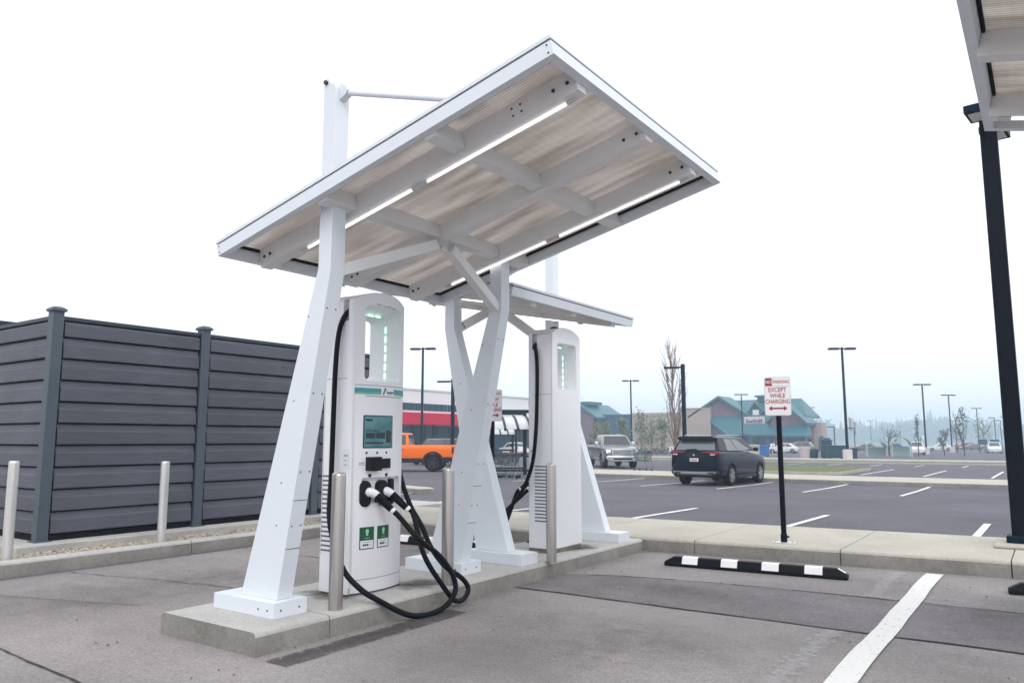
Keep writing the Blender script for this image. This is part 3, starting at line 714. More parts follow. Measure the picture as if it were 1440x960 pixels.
    cb = [e1 - dr * .02, e1 + dr * .05, (.56, .14, .30), (.64, .27, .06), (.65, .42, -.085), (.645, .55, -.10), (.63, .63, -.03), (.60, .58, .06), (.54, .42, .18), (.44, .36, .33), (.34, .35, .50), (.18, .368, .68), (.06, .366, .95), (.015, .358, 1.3), (.0, .354, 1.7), (.0, .35, 2.0), (.02, .337, 2.18), (.055, .31, 2.27), (.07, .27, 2.30)]
    mb = MB(); mb.tube(spline(cb, 7), .0215, 10); mb.build('cable', 'rubber', root)
    # two stickers: green with a pale plug, white field with dark figures
    for y in (-.215, -.045):
        mb = MB(); mb.box(D - .003, F, y, y + .135, .350, .525, 0); mb.box(D, F + .0006, y + .003, y + .132, .425, .522, 1); mb.box(D, F + .0006, y + .008, y + .127, .358, .420, 2)
        yc = y + .068; mb.prism([(yc + .016 * math.cos(R(30 * k)), .492 + .018 * math.sin(R(30 * k))) for k in range(12)], 'x', D, F + .0012, 3); mb.box(D, F + .0012, yc - .010, yc + .010, .457, .482, 3)
        for q in (-.02, -.004, .012): mb.box(D, F + .0012, yc + q, yc + q + .01, .436, .441, 3)
        for q in (-.038, -.02, -.002): mb.box(D, F + .0012, yc + q, yc + q + .015, .376, .392, 4)
        mb.box(D, F + .0012, yc - .04, yc + .045, .404, .408, 5); mb.box(D, F + .0012, yc + .02, yc + .04, .378, .384, 5)
        mb.build('sticker', ['ink', 'sticker_green', 'sticker_white', 'sticker_pale', 'ink', 'ink_grey'], root, smooth=0)
    for s in (-1, 1):
        mb = MB(); y0, y1 = (s * W - .0015, s * W + .001) if s < 0 else (s * W - .001, s * W + .0015)
        for k in range(17): z = .33 + k * .037; mb.box(*((-.165, -.05) if s < 0 else (-.09, .065)), y0, y1, z, z + .014)
        mb.build('vent', 'seam', root, smooth=0)
        mb = MB(); mb.box(.07, .135, y0, y1, .985, 1.15); mb.box(.08, .125, y0 - .0004, y1 + .0004, 1.09, 1.105, 1); mb.box(.08, .115, y0 - .0004, y1 + .0004, 1.055, 1.062, 1); mb.box(.08, .12, y0 - .0004, y1 + .0004, 1.02, 1.027, 1)
        mb.build('notice_sticker', ['teal_pale' if False else 'sticker_white', 'ink_grey'], root, smooth=0)
    # LED strip dashes inside the opening
    mb = MB()
    for k in range(6): z = 2.215 - k * .082; mb.box(-.003, .004, .2125, .225, z - .055, z)
    for k in range(6): z = 2.20 - k * .075; mb.box(-.003, .004, -.2065, -.2025, z - .05, z)
    for k in range(4): y = -.17 + k * .085; mb.box(-.003, .004, y, y + .06, 2.290, 2.299)
    mb.build('led_strip', 'led', root, smooth=0)
    mb = MB(); mb.box(-D + .012, D - .025, -W + .012, W - .012, -.001, .07); mb.build('base_skirt', 'skirt', root, bevel=.01)
    body.location.z = .045 if dome else .012
    BULGE(root, W, D)
    if dome:
        mb = MB(); mb.lathe([(.075, 2.40), (.075, 2.50), (.06, 2.525), (.03, 2.545), (.0, 2.548)], 16, M=Matrix.Translation((.06, -.12, 0))); mb.build('antenna_dome', 'black', root)
    return root
charger('white EV charging station facing the bays with teal screen and two plugged black cables', (-4.785, 4.655, IZ), 0, False)
charger('white EV charging station seen from its back, black dome on top', (-4.67, 7.51, IZ), math.pi, True)

# ------------------------------------------------------------------ bollards
def bollard(label, loc, group, m='stainless', h=.985):
    mb = MB(); mb.lathe([(.052, 0), (.052, h - .03), (.050, h - .012), (.044, h - .004), (.0, h)], 28)
    return tag(mb.build('bollard', m, smooth=50, loc=loc), label, 'bollard', group)
g1 = 'steel bollards on the charger island'
bollard('brushed steel bollard before the left edge of the charger with the screen', (-4.36, 3.985, IZ), g1)
bollard('brushed steel bollard between the charger with the screen and the next column', (-4.315, 5.20, IZ), g1)
bollard('brushed steel bollard at the corner of the charger with the dome', (-4.225, 6.73, IZ), g1)
g2 = 'pale bollards before the fence'
bollard('pale metal bollard in the gravel before the corner post of the fence', (-9.12, 3.73, .09), g2, 'galv', 1.06)
bollard('pale metal bollard in the gravel before the middle of the first long fence panel', (-9.0, 5.38, .09), g2, 'galv', 1.02)

# ------------------------------------------------------------------ fence
fx = -9.93; ys = [4.40, 6.42, 8.5, 10.2]
F0 = thing('board_fence', 'dark grey board fence with capped posts around a corner enclosure', 'fence', (fx, ys[0], .17))
def boards(length, axis):
    mb = MB(); h = .264; z0 = .075
    for k in range(10):
        z = z0 + k * h; zt_ = min(z + h, 2.66); t = .022
        # each board leans out at its foot, leaving a shadow line over the next one, with a rebate step
        pr = [(.046, z + .014), (.050, z + .022), (.043, z + .17), (.030, z + .185), (.014, zt_ - .006), (-.005, zt_ - .006), (-.005, z + .014)]
        if axis == 'y': mb.prism(pr, 'y', .092, length - .092)
        else: mb.prism([(-a, b) for a, b in pr], 'x', -length + .092, -.092)
    return mb
def rails(length, axis):
    mb = MB()
    for (a, b) in ((.0, .072), (2.67, 2.715)):
        if axis == 'y': mb.box(-.03, .035 if a else .012, .062, length - .062, a, b, 0 if a else 1)
        else: mb.box(-length + .062, -.062, -.035 if a else -.012, .03, a, b, 0 if a else 1)
    for q in (.055, length - .075):
        if axis == 'y': mb.box(.0, .012, q, q + .02, .07, 2.67, 1)
        else: mb.box(-q - .02, -q, -.012, 0, .07, 2.67, 1)
    if axis == 'y': mb.box(-.02, -.008, .06, length - .06, .07, 2.67, 1)
    else: mb.box(-length + .06, -.06, .008, .02, .07, 2.67, 1)
    return mb
def post(loc):
    mb = MB(); mb.box(-.066, .066, -.066, .066, 0, 2.78); mb.box(-.10, .10, -.10, .10, 0, .012)
    p = mb.build('post', 'fence_post', F0, bevel=.008, loc=loc)
    mb = MB(); a, z = .088, 2.765
    mb.box(-a, a, -a, a, z, z + .03); mb.add([(-a, -a, z + .031), (a, -a, z + .031), (a, a, z + .031), (-a, a, z + .031), (-.045, -.045, z + .062), (.045, -.045, z + .062), (.045, .045, z + .062), (-.045, .045, z + .062)], [(0, 1, 5, 4), (1, 2, 6, 5), (2, 3, 7, 6), (3, 0, 4, 7), (4, 5, 6, 7), (3, 2, 1, 0)])
    mb.build('post_cap', 'fence_post', p, bevel=.004)
for i in range(3):
    L0 = ys[i + 1] - ys[i]
    boards(L0, 'y').build('board_panel', 'fence_board', F0, smooth=0, loc=(0, ys[i] - ys[0], 0)); rails(L0, 'y').build('rail', ['fence_rail', 'gasket'], F0, smooth=0, loc=(0, ys[i] - ys[0], 0))
for y in ys: post((0, y - ys[0], 0))
for i in range(3):
    boards(2.1, 'x').build('board_panel', 'fence_board', F0, smooth=0, loc=(-2.1 * i, 0, 0)); rails(2.1, 'x').build('rail', ['fence_rail', 'gasket'], F0, smooth=0, loc=(-2.1 * i, 0, 0)); post((-2.1 * (i + 1), 0, 0))

# ------------------------------------------------------------------ wheel stops
def wheel_stop(label, loc, rz):
    root = thing('wheel_stop', label, 'wheel stop', loc, rz, 'rubber wheel stops at the sidewalk')
    L0 = 1.86; pr = [(-.075, 0), (-.075, .03), (-.045, .095), (-.03, .10), (.03, .10), (.045, .095), (.075, .03), (.075, 0)]
    mb = MB(); n = len(pr); xs_ = [(0, .45), (.10, 1), (L0 - .10, 1), (L0, .45)]
    for x, s in xs_: mb.v += [Vector((x, y, z * s if z > .031 else z)) for y, z in pr]
    for i in range(3):
        for k in range(n): j = (k + 1) % n; mb.f.append([i * n + k, i * n + j, (i + 1) * n + j, (i + 1) * n + k]); mb.m.append(0)
    mb.f.append(list(range(n))); mb.f.append(list(range(3 * n, 4 * n))); mb.m += [0, 0]
    mb.build('body', 'rubber', root, bevel=.006, smooth=35)
    for k in range(4):
        x0 = .20 + k * .42; mb = MB()
        ring = [(-.0775, .031), (-.0462, .0965), (-.030, .102), (.030, .102), (.0462, .0965)]; o = len(mb.v)
        mb.v += [Vector((x0, *q)) for q in ring] + [Vector((x0 + .17, *q)) for q in ring]
        for q in range(4): mb.f.append([q, 5 + q, 6 + q, q + 1]); mb.m.append(0)
        mb.build('reflector', 'sign_white', root, smooth=0)
    mb = MB(); mb.add([(L0 - .09, -.029, .0975), (L0 - .02, -.029, .0590), (L0 - .02, .029, .0590), (L0 - .09, .029, .0975)], [(0, 1, 2, 3)])
    mb.build('reflector', 'sign_white', root, smooth=0)
ang = R(5.8)
wheel_stop('black rubber wheel stop with white patches in the bay beside the charger island', (-3.60, 8.12, .004), ang)
wheel_stop('black rubber wheel stop glimpsed behind the charger with the screen, other side of the island', (-7.86, 7.68, .004), ang)
wheel_stop('black rubber wheel stop cut off by the right edge under the lamp post', (-.42, 8.42, .004), ang)

# ------------------------------------------------------------------ signs
def charge_sign(label, loc, rz, zc):
    root = thing('parking_sign', label, 'sign', loc, rz, 'no parking except while charging signs')
    mb = MB(); mb.box(-.028, .028, -.028, .028, .01, zc + .20); mb.box(-.034, .034, -.034, .034, .01, .10); mb.cyl((.03, 0, .07), (.06, 0, .07), .012, 8)
    p = mb.build('post', 'black_metal', root, bevel=.004)
    mb = MB(); mb.box(-.13, .13, -.09, .09, 0, .01)
    for x in (-.1, .1):
        for y in (-.065, .065): mb.cyl((x, y, .01), (x, y, .024), .012, 8)
    mb.build('base_plate', 'galv', p, bevel=.002)
    def rrect(w, h, r):
        o = []
        for cx, cz, a0 in ((w - r, h - r, 0), (-w + r, h - r, 90), (-w + r, -h + r, 180), (w - r, -h + r, 270)):
            for k in range(6): a = R(a0 + 18 * k); o.append((cx + r * math.cos(a), zc + cz + r * math.sin(a)))
        return o
    mb = MB(); mb.prism(rrect(.152, .232, .028), 'y', -.032, -.0295); pl = mb.build('sign_plate', 'plastic_grey', root, smooth=30)
    mb = MB(); mb.prism(rrect(.1455, .2255, .024), 'y', -.033, -.0322); mb.build('sign_face', 'sign_white', pl, smooth=0)
    mb = MB(); y = -.0336
    def M(x, z): return Matrix.Translation((x, y, zc + z)) @ Matrix.Rotation(R(90), 4, 'X')
    o = [(-.140, .127), (-.058, .127), (-.058, .2205), (-.124, .2205), (-.136, .214), (-.140, .20)]
    mb.prism([(a, zc + b) for a, b in o], 'y', y, y + .001, 0)
    mb.box(-.140, .142, y, y + .001, zc + .118, zc + .1225, 1)
    text_mesh(mb, 'NO', .062, Matrix.Translation((-.098, y - .0012, zc + .172)) @ Matrix.Rotation(R(90), 4, 'X'), 2, .0005, sx=.84)
    text_mesh(mb, 'PARKING', .055, M(.043, .172), 3, .0006, sx=.82)
    for t, z in (('EXCEPT', .075), ('WHILE', .005), ('CHARGING', -.065)): text_mesh(mb, t, (.074 if t != 'CHARGING' else .072), M(0, z), 3, .0012, sx=.80 if t != 'CHARGING' else .76)
    z = zc - .145; mb.prism([(-.108, z), (-.068, z + .030), (-.068, z + .010), (.068, z + .010), (.068, z + .030), (.108, z), (.068, z - .030), (.068, z - .010), (-.068, z - .010), (-.068, z - .030)], 'y', y, y + .001, 0)
    mb.build('lettering', ['sign_red', 'ink_grey', 'sign_white', 'sign_red'], pl, smooth=0)
    return root
charge_sign('white NO PARKING EXCEPT WHILE CHARGING sign on a black post beside the wheel stop', (-2.67, 9.41, .17), R(8), 1.72)
charge_sign('white NO PARKING EXCEPT WHILE CHARGING sign half hidden behind the near canopy column', (-6.73, 9.11, .17), R(22), 1.70)
def small_sign(label, loc, h, w):
    root = thing('symbol_sign', label, 'sign', loc, R(20), 'small symbol signs in the lot')
    mb = MB(); mb.cyl((0, .03, 0), (0, .03, h), .03, 8); mb.build('post', 'galv', root)
    mb = MB(); mb.box(-w / 2, w / 2, -.015, .0, h - w * 1.25, h); pl = mb.build('sign_plate', 'sign_white', root, bevel=.01)
    mb = MB(); mb.cyl((0, -.017, h - w * .35), (0, -.0155, h - w * .35), w * .1, 10); mb.box(-w * .08, w * .08, -.017, -.0155, h - w * .75, h - w * .45); mb.box(-w * .08, w * .25, -.017, -.0155, h - w * .85, h - w * .72)
    mb.build('symbol', 'ink', pl, smooth=0)
small_sign('small white sign with dark symbol beside the rear of the dark SUV', bear(942.5, 44), 1.25, .28)
small_sign('small white sign with dark symbol before the teal roofed building', bear(1083, 95), 1.4, .5)

# ------------------------------------------------------------------ lamps
def post_lamp(label, loc, rz, H, heads, w=.2):
    """heads: list of (direction angle, length)"""
    root = thing('street_lamp', label, 'street lamp', loc, rz, 'square post lamps')
    mb = MB(); mb.box(-w / 2, w / 2, -w / 2, w / 2, .02, H); p = mb.build('post', 'black_metal' if heads[0][1] < .5 else 'lamp_metal', root, bevel=.012)
    mb = MB(); mb.box(-w * .8, w * .8, -w * .8, w * .8, 0, .12); mb.build('base_cover', 'lamp_metal', p, bevel=.015)
    for a, ln in heads:
        M = Matrix.Rotation(a, 4, 'Z'); mb = MB()
        mb.box(w / 2, w / 2 + .12, -.04, .04, H - .20, H - .12, 0, M); mb.box(w / 2 + .12, w / 2 + .12 + ln, -.14, .14, H - .22, H - .13, 0, M)
        mb.box(w / 2 + .18, w / 2 + .06 + ln, -.11, .11, H - .228, H - .2205, 1, M)
        mb.build('lamp_head', ['lamp_metal', 'lamp_lens'], root, bevel=.01)
    return root
post_lamp('tall thick black square lamp post at the right edge, standing on the sidewalk', (-.36, 10.66, .17), 0, 5.22, [(R(83), .40), (R(263), .40)], .18)
mb = MB(); mb.box(-.62, .1, 10.28, 11.0, .165, .21); tag(mb.build('lamp_footing', 'concrete', bevel=.02), 'pale concrete footing under the tall black lamp post', 'footing')
post_lamp('black single arm lamp post rising behind the dark SUV', bear(961, 39), 0, 5.45, [(R(205), .75)], .17)
post_lamp('dark single arm lamp post right of the orange pickup', bear(637, 46), 0, 5.25, [(R(205), .75)], .17)
def lot_lamp():
    root = thing('parking_lot_lamp', 'tall two headed lamp', 'street lamp', (0, 0, 0), 0, 'tall two headed lamps of the parking lot')
    mb = MB(); mb.tube([(0, 0, .9), (0, 0, 9.6)], [.125, .095], 10); mb.build('pole', 'lamp_metal', root)
    for s in (-1, 1):
        mb = MB(); mb.box(s * .08, s * .3, -.05, .05, 9.42, 9.52); mb.box(s * .3, s * 1.1, -.24, .24, 9.38, 9.55); mb.box(s * .36, s * 1.04, -.19, .19, 9.372, 9.379, 1)
        mb.build('lamp_head', ['lamp_metal', 'lamp_lens'], root, bevel=.02)
    mb = MB(); mb.lathe([(.38, -.1), (.38, .9), (.34, .94)], 16); mb.build('footing', 'planter', root)
    return root
lp = lot_lamp()
spots = [(1187, 65, 0, 'tall two headed lamp beside the dark teal containers, the largest in the lot'),
         (594, 66, 0, 'tall two headed lamp standing behind the orange pickup truck'),
         (887, 100, 0, 'tall two headed lamp above the silver pickup truck'),
         (1297, 105, 0, 'tall two headed lamp next to the pale van, second largest in the open lot'),
         (1333, 128, 0, 'tall two headed lamp by the slim dark leaning tree'),
         (1371, 176, 0, 'hazy two headed lamp between the leaning tree and the thick black post'),
         (1408, 235, 0, 'faint two headed lamp close beside the thick black lamp post'),
         (1221, 275, 0, 'faint two headed lamp above the pale tent shelter'),
         (1262, 350, 0, 'faintest two headed lamp, above the pale kiosk shelter'),
         (1137, 175, 0, 'hazy two headed lamp at the right end of the teal roofed building'),
         (1042, 128, 0, 'hazy two headed lamp in front of the teal roofed gable')]
for i, (px, d, rz, lab) in enumerate(spots):
    loc = bear(px, d); rz = YAW * .75 + (px - 720) * .0002
    if i == 0: lp.location = loc; lp.rotation_euler = (0, 0, rz); lp['label'] = lab
    else: dup(lp, loc, rz, lab)
def small_lamp(px, d, h, lab):
    root = thing('small_street_lamp', lab, 'street lamp', bear(px, d), R(25), 'low single arm lamps far away')
    mb = MB(); mb.cyl((0, 0, 0), (0, 0, h), .08, 8); mb.box(-1.0, .0, -.12, .12, h - .1, h + .04); mb.build('pole', 'lamp_metal', root)
small_lamp(1170, 120, 4.0, 'low single arm lamp just right of the planters'); small_lamp(1198, 130, 4.0, 'low single arm lamp just right of the largest lot lamp')
small_lamp(1395, 150, 6.5, 'low single arm lamp by the pale car at the right'); small_lamp(1403, 160, 6.3, 'low single arm lamp nearest the thick black post')
def flagpole(px, d, h, lab, flag=True):
    root = thing('flagpole', lab, 'flagpole', bear(px, d), R(20), 'flagpoles far away')
    mb = MB(); mb.tube([(0, 0, 0), (0, 0, h)], [.09, .05], 8); mb.build('pole', 'galv', root)
    if flag:
        mb = MB(); n = 6
        for i in range(n + 1):
            z = h - .3 - i * .55; 
            for k, x in enumerate((.05, .35, .65, .85 - .05 * i)): mb.v.append(Vector((x * .9, .12 * math.sin(x * 7 + i), z - x * .6)))
        for i in range(n):
            for k in range(3): mb.f.append([i * 4 + k, i * 4 + k + 1, (i + 1) * 4 + k + 1, (i + 1) * 4 + k]); mb.m.append(0)
        f = mb.build('flag', 'flag', root); s = f.modifiers.new('s', 'SOLIDIFY'); s.thickness = .03
flagpole(1191, 200, 8.6, 'hanging flag on the pole next to the largest lot lamp'); flagpole(1197, 205, 7.7, 'hanging flag on the second pole, right of the first flag'); flagpole(1290, 220, 11.0, 'bare thin pole left of the second largest lot lamp', False)

# ------------------------------------------------------------------ vehicles (local +Y is forward, origin on the ground)
def wheel(root, x, y, r, w, face=1, rim='alloy', spokes=10, detail=True):
    M = Matrix.Translation((x, y, r)) @ Matrix.Rotation(R(90) * face, 4, 'Y')
    mb = MB(); h = w / 2
    mb.lathe([(r * .62, -h), (r * .9, -h), (r * .97, -h * .8), (r, -h * .4), (r, h * .4), (r * .97, h * .8), (r * .9, h), (r * .66, h * .96), (r * .62, h * .6), (.001, h * .5)], 26, M=M)
    t = mb.build('wheel', 'tyre', root, smooth=35)
    mb = MB(); mb.lathe([(r * .66, h * .55), (r * .66, h * .93), (r * .60, h * .93), (r * .58, h * .6)], 26, M=M, cap=False)
    for k in range(spokes // 2 * 2):
        a = 2 * math.pi * k / spokes; a2 = a + (.10 if k % 2 else -.10)
        p0 = Vector((.05 * math.cos(a), .05 * math.sin(a), h * .86)); p1 = Vector((r * .62 * math.cos(a2), r * .62 * math.sin(a2), h * .9))
        mb.beam(M @ p0, M @ p1, .045, .03, up=M.to_3x3() @ Vector((0, 0, 1)))
    mb.cyl(M @ Vector((0, 0, h * .5)), M @ Vector((0, 0, h * .95)), r * .16, 12)
    mb.build('rim', rim, t, smooth=35)
def loft(mb, secs, mi=0):
    """secs: (y, half profile [(x, z) bottom centre .. top centre]); mirrored, closed and capped"""
    rings = []
    for y, pr in secs:
        ring = [(x, z) for x, z in pr] + [(-x, z) for x, z in reversed(pr) if x > 1e-6]
        o = len(mb.v); mb.v += [Vector((x, y, z)) for x, z in ring]; rings.append((o, len(ring)))
    for (a, n), (b, _) in zip(rings, rings[1:]):
        for k in range(n): j = (k + 1) % n; mb.f.append([a + k, a + j, b + j, b + k]); mb.m.append(mi)
    a, n = rings[0]; mb.f.append([a + k for k in range(n)]); mb.m.append(mi); a, n = rings[-1]; mb.f.append([a + k for k in range(n)]); mb.m.append(mi)
def cabin(root, paint, y0b, y0t, y1t, y1b, zb, zt0, zt1, wb, wt, panes, glass='glass', roofc=.03, frame=.05, name='cabin'):
    """greenhouse with four sloping sides; panes: side window spans as fractions; returns the corner function"""
    mb = MB()
    lo = [(-wb, y0b, zb), (wb, y0b, zb), (wb, y1b, zb), (-wb, y1b, zb)]; hi = [(-wt, y0t, zt0), (wt, y0t, zt0), (wt, y1t, zt1), (-wt, y1t, zt1)]
    mb.add(lo + hi + [(-wt * .6, y0t + (y1t - y0t) * .3, max(zt0, zt1) + roofc), (wt * .6, y0t + (y1t - y0t) * .3, max(zt0, zt1) + roofc), (wt * .6, y0t + (y1t - y0t) * .75, max(zt0, zt1) + roofc), (-wt * .6, y0t + (y1t - y0t) * .75, max(zt0, zt1) + roofc)],
           [(3, 2, 1, 0), (0, 1, 5, 4), (1, 2, 6, 5), (2, 3, 7, 6), (3, 0, 4, 7), (4, 5, 9, 8), (5, 6, 10, 9), (6, 7, 11, 10), (7, 4, 8, 11), (8, 9, 10, 11)])
    mb.build(name, paint, root, bevel=.05, seg=3, smooth=50)
    def pane(c, u0, u1, v0, v1, off=.004, m=glass, u0t=None, u1t=None, nm='window'):
        c = [Vector(q) for q in c]; n = (c[1] - c[0]).cross(c[3] - c[0]).normalized()
        f = lambda u, v: c[0].lerp(c[1], u).lerp(c[3].lerp(c[2], u), v)
        q = [f(u0, v0), f(u1, v0), f(u1 if u1t is None else u1t, v1), f(u0 if u0t is None else u0t, v1)]
        m2 = MB(); m2.add([p + n * off for p in q] + [p - n * .012 for p in q], [(0, 1, 2, 3), (0, 4, 5, 1), (1, 5, 6, 2), (2, 6, 7, 3), (3, 7, 4, 0), (7, 6, 5, 4)])
        m2.build(nm, m, root, smooth=0)
    A, B, C_, D_ = [Vector(q) for q in lo]; E, F_, G, H = [Vector(q) for q in hi]
    pane((A, B, F_, E), .07, .93, .12, .88, nm='rear_window'); pane((C_, D_, H, G), .06, .94, .08, .93, nm='windshield')
    for (u0, u1, u0t, u1t) in panes:
        pane((B, C_, G, F_), u0, u1, .10, .88, u0t=u0t, u1t=u1t, nm='side_window'); pane((D_, A, E, H), 1 - u1, 1 - u0, .10, .88, u0t=1 - u1t, u1t=1 - u0t, nm='side_window')
def arch_cut(body, ys_, r, w, zc):
    cs = []
    for y in ys_:
        for s in (-1, 1):
            mb = MB(); mb.cyl((s * (w - .22), y, zc), (s * (w + .3), y, zc), r, 24); cs.append(mb.build('cutter', 'charcoal'))
    cut(body, cs); body.data.polygons.foreach_set('use_smooth', [True] * len(body.data.polygons)); body.data.set_sharp_from_angle(angle=R(28))

def suv_body(paint, L=4.7, W=.93, belt=1.06, hood=1.02):
    mb = MB(); h = L / 2
    def S(y, w, zb, zs, zm, ztop, crown=.03, in_=.91): return (y, [(0, zb), (w * .9, zb), (w * .97, zb + .07), (w, zs), (w * 1.0, zm), (w * .985, ztop - .12), (w * .955, ztop - .03), (w * in_, ztop), (w * .5, ztop + crown), (0, ztop + crown * 1.3)])
    secs = [S(-h, W * .88, .52, .64, .84, belt - .05, .0), S(-h + .04, W * .94, .44, .60, .84, belt - .01, .0), S(-h + .22, W * .99, .34, .55, .84, belt, .01), S(-h + .6, W, .28, .52, .84, belt),
            S(-.4, W * .985, .25, .48, .82, belt - .03), S(.6, W * .985, .25, .48, .82, belt - .07), S(h - 1.15, W, .26, .5, .82, hood), S(h - .55, W * .98, .27, .5, .80, hood - .05), S(h - .2, W * .9, .28, .5, .72, hood - .14), S(h, W * .72, .34, .48, .62, hood - .26, .01)]
    loft(mb, secs); return mb
def make_suv():
    root = thing('suv', 'dark navy SUV parked with its tail this way behind the sign', 'SUV')
    body = suv_body('navy', belt=1.20, hood=1.08).build('body', 'navy', root, smooth=30); b = body.modifiers.new('s', 'SUBSURF'); b.levels = 1; b.render_levels = 1; apply_mods(body)
    arch_cut(body, (-1.33, 1.37), .42, .93, .37)
    cabin(root, 'navy', -2.27, -1.98, .20, 1.20, 1.17, 1.66, 1.66, .87, .68, [(.20, .47, .23, .45), (.49, .84, .475, .67)], 'glass_light', roofc=.035)
    mb = MB()
    for s in (-1, 1): mb.beam((s * .60, -1.75, 1.725), (s * .60, .15, 1.735), .035, .03)
    mb.build('roof_rail', 'chrome', root, bevel=.01)
    mb = MB(); mb.prism([(-.60, 1.695), (.60, 1.695), (.68, 1.64), (.64, 1.57), (-.64, 1.57), (-.68, 1.64)], 'y', -2.20, -1.90); mb.build('spoiler', 'black', root, bevel=.02)
    # tail lamps reach in towards the middle in a thin T
    for s in (-1, 1):
        mb = MB(); mb.prism([(s * .30, 1.165), (s * .80, 1.20), (s * .86, 1.18), (s * .86, 1.10), (s * .78, 1.065), (s * .62, 1.09), (s * .55, 1.125), (s * .30, 1.145)], 'y', -2.385, -2.25); mb.box(min(s * .80, s * .90), max(s * .80, s * .90), -2.33, -2.02, 1.09, 1.17)
        tl = mb.build('tail_light', 'tail_red', root, bevel=.008)
        mb = MB(); mb.box(min(s * .60, s * .76), max(s * .60, s * .76), -2.391, -2.38, 1.065, 1.09); mb.build('reverse_light', 'headlight', tl)
    mb = MB(); mb.prism([(-.84, .54), (.84, .54), (.86, .45), (.70, .31), (-.70, .31), (-.86, .45)], 'y', -2.37, -2.2); mb.build('rear_bumper', 'black', root, bevel=.02)
    mb = MB(); mb.prism([(-.78, .50), (.78, .50), (.80, .47), (.62, .405), (-.62, .405), (-.80, .47)], 'y', -2.395, -2.36); sk = mb.build('skid_plate', 'alloy', root, bevel=.012)
    mb = MB()
    for s in (-1, 1): mb.prism([(s * .48, .48), (s * .72, .48), (s * .68, .43), (s * .50, .43)], 'y', -2.402, -2.39)
    mb.build('exhaust_trim', 'black', sk)
    mb = MB(); mb.box(-.155, .155, -2.372, -2.345, .84, .95); pt = mb.build('number_plate', 'plate', root, bevel=.006)
    mb = MB()
    for k in range(6): mb.box(-.12 + k * .042, -.12 + k * .042 + .028, -2.375, -2.3715, .865, .92)
    mb.build('plate_marks', 'sign_red', pt, smooth=0)
    # three-rhombus emblem
    mb = MB(); c = (0.0, 1.06)
    for a in (90, 210, 330):
        d = Vector((math.cos(R(a)), math.sin(R(a)))) * .026; e = Vector((math.cos(R(a + 60)), math.sin(R(a + 60)))) * .026; f = Vector((math.cos(R(a - 60)), math.sin(R(a - 60)))) * .026
        mb.prism([(c[0], c[1]), (c[0] + f.x, c[1] + f.y), (c[0] + d.x * 2, c[1] + d.y * 2), (c[0] + e.x, c[1] + e.y)], 'y', -2.378, -2.345)
    mb.build('emblem', 'chrome', root, smooth=0)
    mb = MB(); mb.beam((-.30, -2.27, 1.235), (.06, -2.265, 1.25), .03, .04); mb.build('wiper', 'black', root)
    for s in (-1, 1):
        mb = MB(); mb.box(min(s * .90, s * 1.08), max(s * .90, s * 1.08), .72, .88, 1.16, 1.31); mb.build('mirror', 'navy', root, bevel=.04)
        mb = MB(); mb.beam((s * .93, -.42, 1.03), (s * .93, -.2, 1.03), .02, .025); mb.beam((s * .93, .62, 1.0), (s * .93, .82, 1.0), .02, .025); mb.build('door_handle', 'navy', root)
        mb = MB(); mb.beam((s * .722, -1.50, 1.60), (s * .852, -1.48, 1.25), .02, .045); mb.beam((s * .875, -1.52, 1.215), (s * .875, .98, 1.185), .012, .02); mb.build('window_trim', 'chrome', root)
        mb = MB(); mb.box(min(s * .84, s * .935), max(s * .84, s * .935), -.88, .94, .25, .36); mb.build('sill', 'charcoal', root, bevel=.02)
        for y in (-1.33, 1.37): wheel(root, s * .81, y, .365, .24, s)
    return root
suv = make_suv(); suv.location = (-9.95, 27.6, ground_z(27.6)); suv.rotation_euler = (0, 0, R(-3))

